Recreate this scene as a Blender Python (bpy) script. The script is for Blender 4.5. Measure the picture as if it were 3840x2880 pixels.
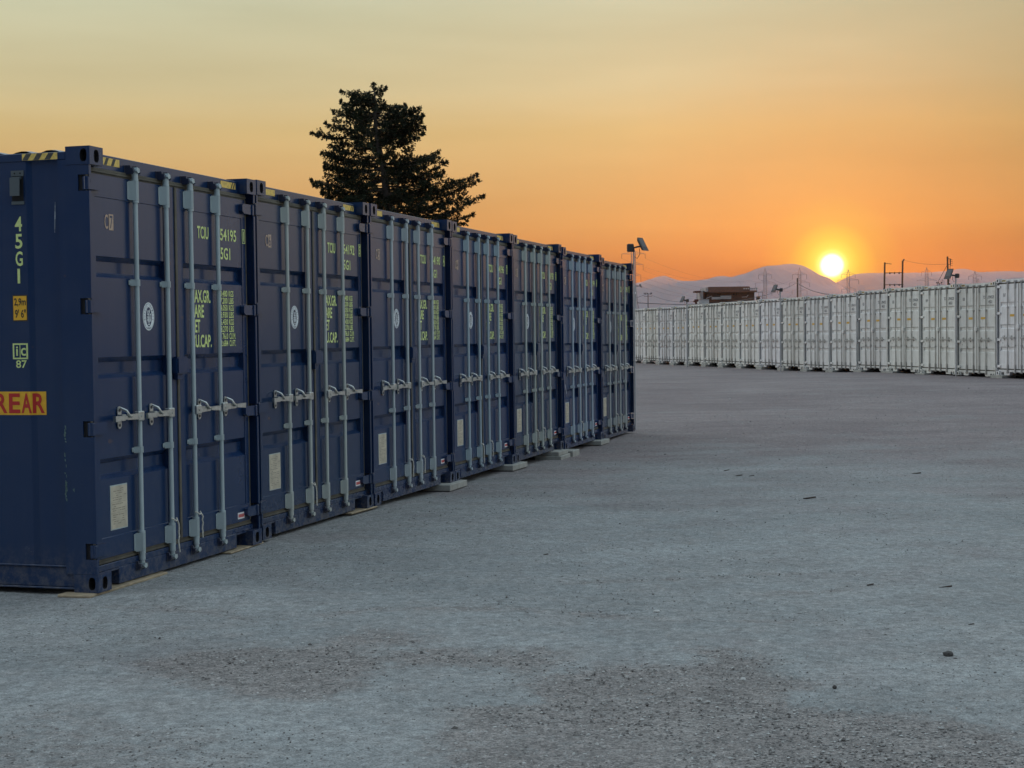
import bpy, bmesh, math, random
from mathutils import Vector, Matrix, noise
from mathutils.bvhtree import BVHTree

# ------------------------------------------------------------------ scene, camera
SC = bpy.context.scene
COL = SC.collection
for o in list(bpy.data.objects):
    bpy.data.objects.remove(o)
FPX, PITCH, ROLL = 5746.09, 0.0334038, -0.0117998
cam_data = bpy.data.cameras.new("camera")
cam = bpy.data.objects.new("camera", cam_data)
COL.objects.link(cam)
cam_data.sensor_width = 36.0
cam_data.lens = FPX / 3840.0 * 36.0
cam_data.clip_start = 0.1
cam_data.clip_end = 40000.0
cam.matrix_world = Matrix.Rotation(math.pi / 2 - PITCH, 4, 'X') @ Matrix.Rotation(ROLL, 4, 'Z')
SC.camera = cam

# ------------------------------------------------------------------ light
SUN_AZ, SUN_EL = math.radians(11.82), math.radians(2.32)
SUN_DIR = Vector((math.sin(SUN_AZ) * math.cos(SUN_EL), math.cos(SUN_AZ) * math.cos(SUN_EL), math.sin(SUN_EL)))
sun_data = bpy.data.lights.new("sun", 'SUN')
sun_data.energy = 0.6
sun_data.angle = math.radians(0.6)
sun_data.color = (1.0, 0.34, 0.07)
sun = bpy.data.objects.new("sun", sun_data)
COL.objects.link(sun)
sun.rotation_euler = (-SUN_DIR).to_track_quat('-Z', 'Y').to_euler()
sun.location = (20, 60, 40)

world = bpy.data.worlds.new("World")
SC.world = world
world.use_nodes = True
WN, WL = world.node_tree.nodes, world.node_tree.links


def wmath(op, a, b=None, clamp=False):
    n = WN.new('ShaderNodeMath')
    n.operation = op
    n.use_clamp = clamp
    for i, v in enumerate((a, b)):
        if v is None:
            continue
        if isinstance(v, (int, float)):
            n.inputs[i].default_value = v
        else:
            WL.new(v, n.inputs[i])
    return n.outputs[0]


def wramp(fac, stops, interp='LINEAR'):
    n = WN.new('ShaderNodeValToRGB')
    n.color_ramp.interpolation = interp
    el = n.color_ramp.elements
    while len(el) < len(stops):
        el.new(0.5)
    for e, (p, c) in zip(el, stops):
        e.position = p
        e.color = (c[0], c[1], c[2], 1)
    WL.new(fac, n.inputs[0])
    return n.outputs[0]


def wmix(fac, a, b, mode='MIX'):
    n = WN.new('ShaderNodeMixRGB')
    n.blend_type = mode
    for i, v in enumerate((fac, a, b)):
        if isinstance(v, (int, float)):
            n.inputs[i].default_value = v
        elif isinstance(v, tuple):
            n.inputs[i].default_value = (*v, 1)
        else:
            WL.new(v, n.inputs[i])
    return n.outputs[0]


tc = WN.new('ShaderNodeTexCoord')
sep = WN.new('ShaderNodeSeparateXYZ')
WL.new(tc.outputs['Generated'], sep.inputs[0])
elev = wmath('MULTIPLY', wmath('ARCSINE', sep.outputs[2]), 180 / math.pi)      # degrees above the horizon
dotn = WN.new('ShaderNodeVectorMath')
dotn.operation = 'DOT_PRODUCT'
WL.new(tc.outputs['Generated'], dotn.inputs[0])
dotn.inputs[1].default_value = SUN_DIR
ang = wmath('MULTIPLY', wmath('ARCCOSINE', wmath('MINIMUM', dotn.outputs['Value'], 0.9999999)), 180 / math.pi)
# dusty sunset band: colour over elevation towards the sun; the unseen sides and back are shaped to light the yard (ramp 0..1 = 0..40 degrees)
e40 = wmath('DIVIDE', elev, 40.0, True)
azim = wmath('MULTIPLY', wmath('ARCTAN2', sep.outputs[0], sep.outputs[1]), 180 / math.pi)
sun_side = wramp(e40, [
    (0.000, (0.34, 0.050, 0.000)),
    (0.052, (0.38, 0.080, 0.001)),
    (0.098, (0.60, 0.290, 0.085)),
    (0.185, (0.64, 0.465, 0.205)),
    (0.225, (0.61, 0.525, 0.300)),
    (0.295, (0.55, 0.550, 0.370)),
    (0.500, (0.66, 0.780, 0.800)),
    (1.000, (0.76, 0.960, 1.130))])
right_side = wramp(e40, [
    (0.000, (0.360, 0.330, 0.300)),
    (0.060, (0.560, 0.510, 0.440)),
    (0.160, (0.640, 0.600, 0.530)),
    (0.350, (0.600, 0.670, 0.720)),
    (1.000, (0.760, 0.960, 1.130))])
left_side = wramp(e40, [
    (0.000, (1.250, 1.220, 1.180)),
    (0.120, (1.350, 1.320, 1.280)),
    (0.350, (1.250, 1.270, 1.270)),
    (1.000, (0.760, 0.960, 1.130))])
behind = wramp(wmath('DIVIDE', elev, 85.0, True), [
    (0.000, (0.020, 0.035, 0.075)),
    (0.450, (0.060, 0.100, 0.190)),
    (0.800, (0.250, 0.350, 0.500)),
    (1.000, (0.760, 0.960, 1.130))])
right_dim = wmath('DIVIDE', wmath('SUBTRACT', azim, 5.0), 16.0, True)          # dimming and warming to the right, put into the sky colour
sun_side = wmix(wmath('MULTIPLY', right_dim, 0.55), sun_side, wmix(1.0, sun_side, (0.40, 0.36, 0.28), 'MULTIPLY'))
right = wmath('DIVIDE', wmath('SUBTRACT', azim, 22.0), 18.0, True)
left = wmath('DIVIDE', wmath('SUBTRACT', wmath('MULTIPLY', azim, -1.0), 26.0), 34.0, True)
dusk = wmix(right, wmix(left, sun_side, left_side), right_side)
dusk = wmix(wmath('DIVIDE', wmath('SUBTRACT', ang, 118.0), 22.0, True), dusk, behind)
bm_ = WN.new('ShaderNodeMapping')
bm_.inputs['Scale'].default_value = (2.2, 2.2, 16.0)
WL.new(tc.outputs['Generated'], bm_.inputs['Vector'])
bn_ = WN.new('ShaderNodeTexNoise')
bn_.inputs['Scale'].default_value = 1.6
bn_.inputs['Detail'].default_value = 4
WL.new(bm_.outputs[0], bn_.inputs['Vector'])
bands = wramp(bn_.outputs['Fac'], [(0.30, (0.93, 0.92, 0.90)), (0.70, (1.06, 1.06, 1.07))])
dusk = wmix(1.0, dusk, bands, 'MULTIPLY')
# glow round the sun and its disc
a20 = wmath('DIVIDE', ang, 20.0, True)
glow = wramp(a20, [
    (0.000, (3.0, 2.6, 1.8)),
    (0.0170, (3.0, 2.6, 1.6)),
    (0.0225, (1.2, 1.00, 0.26)),
    (0.032, (0.60, 0.64, 0.05)),
    (0.050, (0.40, 0.38, 0.010)),
    (0.080, (0.20, 0.125, 0.002)),
    (0.130, (0.15, 0.034, 0.000)),
    (0.230, (0.08, 0.006, 0.000)),
    (0.450, (0.02, 0.000, 0.000)),
    (1.000, (0.0, 0.0, 0.0))])
sky = WN.new('ShaderNodeTexSky')
sky.sky_type = 'NISHITA'
sky.sun_disc = False
sky.sun_elevation = SUN_EL
sky.sun_rotation = SUN_AZ
sky.dust_density = 5.0
bg_sky = WN.new('ShaderNodeBackground')
WL.new(sky.outputs[0], bg_sky.inputs[0])
bg_sky.inputs[1].default_value = 0.006
bg_dusk = WN.new('ShaderNodeBackground')
WL.new(wmix(1.0, dusk, glow, 'ADD'), bg_dusk.inputs[0])
bg_dusk.inputs[1].default_value = 1.0
addn = WN.new('ShaderNodeAddShader')
WL.new(bg_sky.outputs[0], addn.inputs[0])
WL.new(bg_dusk.outputs[0], addn.inputs[1])
WL.new(addn.outputs[0], WN['World Output'].inputs[0])

SC.view_settings.view_transform = 'Standard'
SC.view_settings.look = 'None'
SC.view_settings.exposure = 0.0
SC.view_settings.gamma = 1.0
SC.render.engine = 'CYCLES'
SC.cycles.use_denoising = True
SC.cycles.max_bounces = 6
SC.cycles.volume_bounces = 1
SC.cycles.sample_clamp_indirect = 4.0
SC.cycles.use_adaptive_sampling = True
SC.cycles.adaptive_threshold = 0.008

# ------------------------------------------------------------------ helpers
CR, SR = math.cos(ROLL), math.sin(ROLL)
CP, SP = math.cos(PITCH), math.sin(PITCH)


def ray(px, py):
    """World direction of a photo pixel (3840 wide); used only to find where things stand."""
    u, v = px - 1920.0, py - 1440.0
    x, y = CR * u + SR * v, -SR * u + CR * v
    return Vector((x, CP * FPX - SP * y, -SP * FPX - CP * y)).normalized()


def at(px, py, dist):
    r = ray(px, py)
    return r * (dist / r.y)


def tag(o, label=None, cat=None, group=None, kind=None):
    if label: o['label'] = label
    if cat: o['category'] = cat
    if group: o['group'] = group
    if kind: o['kind'] = kind
    return o


def empty(name, loc=(0, 0, 0)):
    o = bpy.data.objects.new(name, None)
    o.empty_display_size = 0.3
    COL.objects.link(o)
    o.location = loc
    return o


def copy_tree(o, parent=None):
    c = o.copy()
    COL.objects.link(c)
    if parent:
        c.parent = parent
    for ch in list(o.children):
        copy_tree(ch, c)
    return c


class MB:
    """Collects faces, then links them as ONE mesh object."""
    def __init__(self):
        self.v, self.f, self.m, self.s = [], [], [], []

    def add(self, verts, faces, mat=0, smooth=False):
        b = len(self.v)
        self.v += [tuple(p) for p in verts]
        for f in faces:
            self.f.append(tuple(b + i for i in f))
            self.m.append(mat)
            self.s.append(smooth)
        return self

    def box(self, x0, x1, y0, y1, z0, z1, mat=0):
        self.add([(x0, y0, z0), (x1, y0, z0), (x1, y1, z0), (x0, y1, z0), (x0, y0, z1), (x1, y0, z1), (x1, y1, z1), (x0, y1, z1)],
                 [(0, 3, 2, 1), (4, 5, 6, 7), (0, 1, 5, 4), (1, 2, 6, 5), (2, 3, 7, 6), (3, 0, 4, 7)], mat)
        return self

    def rbox(self, x0, x1, y0, y1, z0, z1, r=0.004, mat=0, seg=1):
        bm = bmesh.new()
        bmesh.ops.create_cube(bm, size=1)
        for v in bm.verts:
            v.co = Vector((x0 + (v.co.x + .5) * (x1 - x0), y0 + (v.co.y + .5) * (y1 - y0), z0 + (v.co.z + .5) * (z1 - z0)))
        bmesh.ops.bevel(bm, geom=list(bm.edges), offset=r, segments=seg, affect='EDGES')
        bm.verts.index_update()
        self.add([v.co for v in bm.verts], [[v.index for v in f.verts] for f in bm.faces], mat)
        bm.free()
        return self

    def prism(self, poly, axis, a, b, mat=0):
        """Extrude a closed 2D outline along an axis ('x','y' or 'z') from a to b."""
        def P(p, t):
            return {'x': (t, p[0], p[1]), 'y': (p[0], t, p[1]), 'z': (p[0], p[1], t)}[axis]
        n = len(poly)
        vs = [P(p, a) for p in poly] + [P(p, b) for p in poly]
        fs = [tuple(range(n - 1, -1, -1)), tuple(range(n, 2 * n))]
        for i in range(n):
            j = (i + 1) % n
            fs.append((i, j, n + j, n + i))
        return self.add(vs, fs, mat)

    def tube(self, pts, r, n=8, mat=0, caps=True, smooth=True):
        pts = [Vector(p) for p in pts]
        rs = r if isinstance(r, (list, tuple)) else [r] * len(pts)
        rings = []
        ref = None
        for i, p in enumerate(pts):
            d = (pts[min(i + 1, len(pts) - 1)] - pts[max(i - 1, 0)])
            d = d.normalized() if d.length > 1e-9 else Vector((0, 0, 1))
            if ref is None:
                ref = Vector((1, 0, 0)) if abs(d.x) < 0.8 else Vector((0, 1, 0))
            a = (ref - d * ref.dot(d)).normalized()
            b = d.cross(a)
            ref = a
            rings.append([p + (a * math.cos(2 * math.pi * k / n) + b * math.sin(2 * math.pi * k / n)) * rs[i] for k in range(n)])
        vs = [q for ring in rings for q in ring]
        fs = []
        for i in range(len(pts) - 1):
            for k in range(n):
                k2 = (k + 1) % n
                fs.append((i * n + k, i * n + k2, (i + 1) * n + k2, (i + 1) * n + k))
        self.add(vs, fs, mat, smooth)
        if caps:
            self.add(rings[0], [tuple(range(n - 1, -1, -1))], mat)
            self.add(rings[-1], [tuple(range(n))], mat)
        return self

    def mesh(self, name, mats):
        me = bpy.data.meshes.new(name)
        me.from_pydata(self.v, [], self.f)
        for m in mats:
            me.materials.append(m)
        me.polygons.foreach_set('material_index', self.m)
        me.polygons.foreach_set('use_smooth', self.s)
        me.validate()
        me.update()
        return me

    def build(self, name, mats, parent=None):
        if not isinstance(mats, (list, tuple)):
            mats = [mats]
        o = bpy.data.objects.new(name, self.mesh(name, mats))
        COL.objects.link(o)
        if parent:
            o.parent = parent
        return o


TEXT = {}


def text_shape(s, weight=0.0):
    key = (s, weight)
    if key in TEXT:
        return TEXT[key]
    cu = bpy.data.curves.new("tmp_text", 'FONT')
    cu.body = s
    cu.offset = weight
    cu.resolution_u = 3
    o = bpy.data.objects.new("tmp_text", cu)
    COL.objects.link(o)
    dg = bpy.context.evaluated_depsgraph_get()
    me = bpy.data.meshes.new_from_object(o.evaluated_get(dg))
    vs = [(v.co.x, v.co.y) for v in me.vertices]
    fs = [tuple(p.vertices) for p in me.polygons]
    bpy.data.objects.remove(o)
    bpy.data.curves.remove(cu)
    bpy.data.meshes.remove(me)
    x0, x1 = min(v[0] for v in vs), max(v[0] for v in vs)
    y0, y1 = min(v[1] for v in vs), max(v[1] for v in vs)
    vs = [((v[0] - x0) / (x1 - x0), (v[1] - y0) / max(y1 - y0, 1e-6)) for v in vs]
    TEXT[key] = (vs, fs)
    return TEXT[key]


def text_front(mb, s, x0, x1, z0, z1, y, mat=0, weight=0.0):
    """Lettering on a door face (x to the right, z up, facing -y), fitted into a box."""
    vs, fs = text_shape(s, weight)
    mb.add([(x0 + v[0] * (x1 - x0), y, z0 + v[1] * (z1 - z0)) for v in vs], fs, mat)


# ------------------------------------------------------------------ materials
def new_mat(name):
    m = bpy.data.materials.new(name)
    m.use_nodes = True
    return m, m.node_tree.nodes, m.node_tree.links, m.node_tree.nodes['Principled BSDF']


def plain(name, col, rough=0.6, metal=0.0, var=0.0, scale=20.0):
    m, N, L, P = new_mat(name)
    P.inputs['Base Color'].default_value = (*col, 1)
    P.inputs['Roughness'].default_value = rough
    P.inputs['Metallic'].default_value = metal
    if var > 0:
        t = N.new('ShaderNodeTexCoord')
        n = N.new('ShaderNodeTexNoise')
        n.inputs['Scale'].default_value = scale
        n.inputs['Detail'].default_value = 5
        L.new(t.outputs['Object'], n.inputs['Vector'])
        r = N.new('ShaderNodeValToRGB')
        r.color_ramp.elements[0].position = 0.3
        r.color_ramp.elements[1].position = 0.7
        r.color_ramp.elements[0].color = (*[c * (1 - var) for c in col], 1)
        r.color_ramp.elements[1].color = (*[min(1, c * (1 + var)) for c in col], 1)
        L.new(n.outputs['Fac'], r.inputs[0])
        L.new(r.outputs[0], P.inputs['Base Color'])
    return m


def paint(name, col, rough, dust, dust_amt=0.35, spec=0.5, rust=0.0):
    """Sprayed steel paint: faint waviness, dusty vertical runs, patchy gloss, a few rust specks."""
    m, N, L, P = new_mat(name)
    t = N.new('ShaderNodeTexCoord')
    mp = N.new('ShaderNodeMapping')
    mp.inputs['Scale'].default_value = (14, 14, 0.8)
    L.new(t.outputs['Object'], mp.inputs['Vector'])
    oi = N.new('ShaderNodeObjectInfo')
    addv = N.new('ShaderNodeVectorMath')
    addv.operation = 'ADD'
    cmb = N.new('ShaderNodeCombineXYZ')
    ml = N.new('ShaderNodeMath')
    ml.operation = 'MULTIPLY'
    ml.inputs[1].default_value = 37.0
    L.new(oi.outputs['Random'], ml.inputs[0])
    L.new(ml.outputs[0], cmb.inputs[0])
    L.new(mp.outputs[0], addv.inputs[0])
    L.new(cmb.outputs[0], addv.inputs[1])
    n1 = N.new('ShaderNodeTexNoise')
    n1.inputs['Scale'].default_value = 1.0
    n1.inputs['Detail'].default_value = 6
    L.new(addv.outputs[0], n1.inputs['Vector'])
    n2 = N.new('ShaderNodeTexNoise')
    n2.inputs['Scale'].default_value = 3.0
    n2.inputs['Detail'].default_value = 8
    n2.inputs['Roughness'].default_value = 0.65
    L.new(t.outputs['Object'], n2.inputs['Vector'])
    mul = N.new('ShaderNodeMath')
    mul.operation = 'MULTIPLY'
    L.new(n1.outputs['Fac'], mul.inputs[0])
    L.new(n2.outputs['Fac'], mul.inputs[1])
    r = N.new('ShaderNodeMapRange')
    r.inputs['From Min'].default_value = 0.16
    r.inputs['From Max'].default_value = 0.42
    r.inputs['To Min'].default_value = 0.0
    r.inputs['To Max'].default_value = dust_amt
    L.new(mul.outputs[0], r.inputs['Value'])
    mix = N.new('ShaderNodeMixRGB')
    L.new(r.outputs[0], mix.inputs[0])
    mix.inputs[1].default_value = (*col, 1)
    mix.inputs[2].default_value = (*dust, 1)
    out = mix.outputs[0]
    if rust > 0:
        n3 = N.new('ShaderNodeTexNoise')
        n3.inputs['Scale'].default_value = 9.0
        n3.inputs['Detail'].default_value = 9
        L.new(t.outputs['Object'], n3.inputs['Vector'])
        r3 = N.new('ShaderNodeMapRange')
        r3.inputs['From Min'].default_value = 0.70
        r3.inputs['From Max'].default_value = 0.76
        r3.inputs['To Max'].default_value = rust
        L.new(n3.outputs['Fac'], r3.inputs['Value'])
        mx = N.new('ShaderNodeMixRGB')
        L.new(r3.outputs[0], mx.inputs[0])
        L.new(out, mx.inputs[1])
        mx.inputs[2].default_value = (0.11, 0.07, 0.05, 1)
        out = mx.outputs[0]
    sp = N.new('ShaderNodeSeparateXYZ')
    L.new(t.outputs['Object'], sp.inputs[0])
    low = N.new('ShaderNodeMapRange')
    low.inputs['From Min'].default_value = 0.0
    low.inputs['From Max'].default_value = 0.32
    low.inputs['To Min'].default_value = 0.55
    low.inputs['To Max'].default_value = 0.0
    L.new(sp.outputs[2], low.inputs['Value'])
    n5 = N.new('ShaderNodeTexNoise')
    n5.inputs['Scale'].default_value = 16.0
    n5.inputs['Detail'].default_value = 8
    n5.inputs['Roughness'].default_value = 0.75
    L.new(t.outputs['Object'], n5.inputs['Vector'])
    r5 = N.new('ShaderNodeMapRange')
    r5.inputs['From Min'].default_value = 0.42
    r5.inputs['From Max'].default_value = 0.66
    L.new(n5.outputs['Fac'], r5.inputs['Value'])
    ms = N.new('ShaderNodeMath')
    ms.operation = 'MULTIPLY'
    L.new(low.outputs[0], ms.inputs[0])
    L.new(r5.outputs[0], ms.inputs[1])
    md = N.new('ShaderNodeMixRGB')
    L.new(ms.outputs[0], md.inputs[0])
    L.new(out, md.inputs[1])
    md.inputs[2].default_value = (0.20, 0.18, 0.155, 1)
    out = md.outputs[0]
    tint = N.new('ShaderNodeMixRGB')
    tint.blend_type = 'MULTIPLY'
    tint.inputs[0].default_value = 1.0
    L.new(out, tint.inputs[1])
    L.new(oi.outputs['Color'], tint.inputs[2])
    L.new(tint.outputs[0], P.inputs['Base Color'])
    rr = N.new('ShaderNodeMapRange')
    rr.inputs['To Min'].default_value = rough - 0.07
    rr.inputs['To Max'].default_value = rough + 0.14
    L.new(n2.outputs['Fac'], rr.inputs['Value'])
    L.new(rr.outputs[0], P.inputs['Roughness'])
    P.inputs['Specular IOR Level'].default_value = spec
    n4 = N.new('ShaderNodeTexNoise')
    n4.inputs['Scale'].default_value = 2.2
    n4.inputs['Detail'].default_value = 2
    L.new(t.outputs['Object'], n4.inputs['Vector'])
    b = N.new('ShaderNodeBump')
    b.inputs['Strength'].default_value = 0.14
    b.inputs['Distance'].default_value = 0.012
    L.new(n4.outputs['Fac'], b.inputs['Height'])
    L.new(b.outputs[0], P.inputs['Normal'])
    return m


M_BLUE = paint("navy_paint", (0.0075, 0.028, 0.086), 0.20, (0.075, 0.088, 0.115), 0.08, 0.5, 0.5)
M_KEEP = paint("dark_navy_casting", (0.010, 0.016, 0.045), 0.45, (0.05, 0.06, 0.08), 0.2)
M_WHITE = paint("white_paint", (0.79, 0.79, 0.77), 0.50, (0.42, 0.40, 0.36), 0.5, 0.4, 0.6)
M_ZINC = paint("galvanised_steel", (0.43, 0.51, 0.52), 0.40, (0.30, 0.35, 0.36), 0.6, 0.5, 0.0)
M_BRKT = paint("galvanised_bracket", (0.34, 0.41, 0.42), 0.42, (0.26, 0.31, 0.32), 0.6, 0.5, 0.0)
M_CHROME = plain("bright_steel", (0.54, 0.55, 0.52), 0.30, 0.75, 0.2, 30)
M_WBAR = paint("worn_white_bar", (0.50, 0.49, 0.46), 0.55, (0.28, 0.25, 0.22), 0.6, 0.4, 0.6)
M_RUBBER = plain("rubber_seal", (0.085, 0.076, 0.056), 0.6, 0, 0.4, 8)
M_BLACK = plain("dark_cavity", (0.008, 0.007, 0.008), 0.9)
M_UNDER = plain("dark_red_underside", (0.035, 0.020, 0.016), 0.9, 0, 0.4, 10)  # dark red of the shadowed gap below, put into the underside colour
M_LIME = plain("lime_lettering", (0.66, 0.76, 0.28), 0.6, 0, 0.12, 60)
M_TAN = plain("tan_stencil", (0.50, 0.36, 0.26), 0.7, 0, 0.15, 60)
M_DARKTXT = plain("dark_lettering", (0.05, 0.05, 0.055), 0.7)
M_AMBER = plain("amber_sticker", (0.80, 0.42, 0.02), 0.55, 0, 0.08, 30)
M_TAPE = plain("reflective_tape", (0.75, 0.52, 0.12), 0.45, 0, 0.25, 40)
M_TAPEBLK = plain("tape_black", (0.05, 0.05, 0.045), 0.6, 0, 0.4, 50)
M_RED = plain("red_lettering", (0.50, 0.02, 0.015), 0.6)
M_BLK = plain("black_print", (0.02, 0.015, 0.012), 0.6)
M_EMBLEM = plain("white_emblem", (0.70, 0.75, 0.76), 0.5, 0, 0.08, 60)
M_PLATE = plain("cream_plate", (0.52, 0.47, 0.36), 0.5, 0.1, 0.18, 14)
M_PLATETXT = plain("plate_print", (0.26, 0.22, 0.17), 0.7)
M_SIGN = plain("white_sign", (0.75, 0.74, 0.74), 0.5)
M_ROPE = plain("pale_rope", (0.55, 0.52, 0.45), 0.85, 0, 0.3, 90)
M_PRIMER = plain("scraped_primer", (0.30, 0.34, 0.38), 0.7, 0, 0.4, 30)
M_GREENP = plain("greenish_scrape", (0.10, 0.17, 0.15), 0.7, 0, 0.4, 30)
M_VENT = plain("grey_vent", (0.07, 0.09, 0.10), 0.55)
M_YSTRIP = plain("ochre_strip", (0.62, 0.36, 0.05), 0.6, 0, 0.15, 40)
M_CONC = plain("concrete", (0.33, 0.325, 0.29), 0.85, 0, 0.22, 12)
M_WOOD = plain("weathered_wood", (0.32, 0.25, 0.16), 0.8, 0, 0.3, 14)
M_POLE = plain("timber_pole", (0.085, 0.055, 0.035), 0.85, 0, 0.35, 6)
M_STEELD = plain("dark_steel", (0.06, 0.055, 0.06), 0.6)
M_PYLON = plain("pylon_steel", (0.34, 0.28, 0.28), 0.7)  # lightened: the haze in front of the pylons is put into the colour
M_WIRE = plain("wire", (0.05, 0.045, 0.05), 0.6)
M_LED = plain("lamp_glass", (0.09, 0.09, 0.09), 0.6)
M_LAMP = plain("lamp_housing", (0.05, 0.045, 0.045), 0.6)
M_PIPE = paint("pale_pipe", (0.45, 0.45, 0.45), 0.5, (0.3, 0.28, 0.26), 0.5)


# ------------------------------------------------------------------ ground
BLUE_AT = [(-2.7, 9.9, -1.659), (-2.02, 12.299, -1.648), (-1.326, 14.662, -1.646), (-0.641, 17.035, -1.651),
           (0.044, 19.406, -1.656), (0.749, 21.775, -1.687), (1.44, 24.154, -1.727)]
BLUE_TH = 1.2881
WHITE_AT = [(6.757, 85.55, -1.645), (7.245, 83.121, -1.643), (7.716, 80.668, -1.65), (8.212, 78.221, -1.639), (8.695, 75.771, -1.612),
            (9.203, 73.327, -1.612), (9.677, 70.876, -1.599), (10.162, 68.426, -1.597), (10.661, 65.979, -1.578),
            (11.161, 63.533, -1.586), (11.653, 61.085, -1.588), (12.161, 58.638, -1.563), (12.688, 56.199, -1.507),
            (13.163, 53.752, -1.487), (13.666, 51.308, -1.499), (14.177, 48.864, -1.511), (14.676, 46.42, -1.446)]
WHITE_TH = -1.3707
bd = Vector((math.cos(BLUE_TH), math.sin(BLUE_TH)))
bn = Vector((-math.sin(BLUE_TH), math.cos(BLUE_TH)))       # into the containers
wd = Vector((math.cos(WHITE_TH), math.sin(WHITE_TH)))
wn = Vector((-math.sin(WHITE_TH), math.cos(WHITE_TH)))
CTRL = [(0, 5, -1.665), (2, 6, -1.665), (-2, 6, -1.665), (3, 12, -1.67), (4, 20, -1.70), (6, 30, -1.70), (0, 9, -1.665)]
BLUE_GROUND = [-1.680, -1.672, -1.678, -1.725, -1.730, -1.778, -1.765, -1.758]
for i, gz in enumerate(BLUE_GROUND):
    p = Vector(BLUE_AT[0][:2]) + bd * (2.47 * i)
    for dep in (0, 5, 12):
        q = p + bn * dep
        CTRL.append((q.x, q.y, gz))
for i, (x, y, z) in enumerate(WHITE_AT + [(15.2, 43.9, -1.44)]):
    gz = z - (0.11 if i < 11 else 0.095 if i < 13 else 0.04 if i < 15 else 0.03 if i == 15 else 0.09)
    for dep in (-1.5, 5, 12):
        q = Vector((x, y)) + wn * dep
        CTRL.append((q.x, q.y, gz))


def ground_z(x, y):
    sw = sz = 0.0
    for cx, cy, cz in CTRL:
        w = 1.0 / (((x - cx) ** 2 + (y - cy) ** 2) + 0.8) ** 1.5
        sw += w
        sz += w * cz
    w0 = 1.0 / 1.0e5
    base = (sz + w0 * -1.72) / (sw + w0)
    return base


def spread(lo, hi, a, b, step, grow, far):
    xs = []
    n = int(round((b - a) / step))
    xs = [a + (b - a) * i / n for i in range(n + 1)]
    s, x = step, a
    left = []
    while x > lo:
        s = min(s * grow, far)
        x -= s
        left.append(x)
    s, x = step, b
    right = []
    while x < hi:
        s = min(s * grow, far)
        x += s
        right.append(x)
    return left[::-1] + xs + right


def ground_pt(px, py):
    r = ray(px, py)
    p = r * (-1.668 / r.z)
    return (p.x, p.y)


def inside_dist(p, poly):
    """Signed distance to an outline on the ground, positive inside."""
    x, y = p
    ins, best = False, 1e9
    n = len(poly)
    for i in range(n):
        x1, y1 = poly[i]
        x2, y2 = poly[(i + 1) % n]
        if (y1 > y) != (y2 > y) and x < (x2 - x1) * (y - y1) / (y2 - y1) + x1:
            ins = not ins
        dx, dy = x2 - x1, y2 - y1
        t = max(0, min(1, ((x - x1) * dx + (y - y1) * dy) / (dx * dx + dy * dy + 1e-12)))
        best = min(best, math.hypot(x - x1 - t * dx, y - y1 - t * dy))
    return best if ins else -best


# outlines of the bare coarse patches and of one packed pale patch, as they lie on the yard (metres)
def outline(pts):
    return [ground_pt(*p) for p in pts]


COARSE = [
    outline([(560, 2480), (700, 2440), (900, 2430), (1130, 2420), (1240, 2375), (1350, 2360), (1500, 2385), (1640, 2400), (1450, 2420),
             (1400, 2440), (1480, 2480), (1450, 2540), (1390, 2590), (1300, 2600), (1150, 2625), (900, 2620), (700, 2580)]),
    outline([(1400, 2450), (1620, 2440), (1850, 2450), (2000, 2440), (2200, 2470), (2050, 2520), (1900, 2520), (1850, 2500), (1600, 2500), (1480, 2520)]),
    outline([(2030, 2560), (2150, 2500), (2450, 2490), (2650, 2470), (2560, 2430), (2700, 2440), (2850, 2470), (2950, 2520), (3080, 2560),
             (3000, 2590), (2990, 2650), (3150, 2665), (3400, 2680), (3600, 2710), (3840, 2760), (4300, 2860), (4300, 3050), (1800, 3050), (1700, 2760), (1650, 2650), (1850, 2610)]),
    outline([(90, 2660), (300, 2640), (560, 2700), (800, 2760), (820, 2900), (700, 3000), (0, 3000), (-200, 2800)]),
]
PALE = [outline([(1400, 2560), (1650, 2500), (1850, 2540), (1980, 2590), (2050, 2630), (1900, 2650), (1700, 2640), (1450, 2680), (1300, 2700), (1200, 2650)]),
        outline([(2990, 2600), (3100, 2570), (3300, 2560), (3700, 2600), (3840, 2640), (3840, 2740), (3500, 2680), (3200, 2650), (3000, 2655)])]
TRACKS = [[ground_pt(*p) for p in q] for q in (
    [(300, 2262), (780, 2290), (1000, 2325), (1300, 2295)], [(1400, 2285), (1900, 2280), (2300, 2310), (2700, 2330), (3100, 2330)],
    [(2150, 2185), (2600, 2165), (2900, 2150), (3300, 2150)], [(2890, 2225), (3050, 2220), (3280, 2195)])]


def coarse_at(x, y):
    if y > 15 or y < 4 or abs(x) > 5:
        return 0.0
    nz = noise.noise(Vector((x * 2.2, y * 2.2, 1.3))) * 0.16 + noise.noise(Vector((x * 7, y * 7, 4.0))) * 0.06
    best = -9
    for k, pl in enumerate(COARSE):
        amt = 0.45 if k == 3 else 1.0
        dd = (inside_dist((x, y), pl) + nz) / 0.26
        best = max(best, max(0, min(1, 0.5 + dd)) * amt)
    for pl in PALE:
        dd = (inside_dist((x, y), pl) + nz * 0.7) / 0.12
        best = min(best, 1 - max(0, min(1, 0.5 + dd)))
    for tr in TRACKS:
        for (a, b) in zip(tr, tr[1:]):
            dx, dy = b[0] - a[0], b[1] - a[1]
            t = max(0, min(1, ((x - a[0]) * dx + (y - a[1]) * dy) / (dx * dx + dy * dy)))
            d = math.hypot(x - a[0] - t * dx, y - a[1] - t * dy) + nz * 0.5
            best = max(best, 0.55 * max(0, min(1, 1 - d / 0.14)))
    return max(0.0, best)


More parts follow.
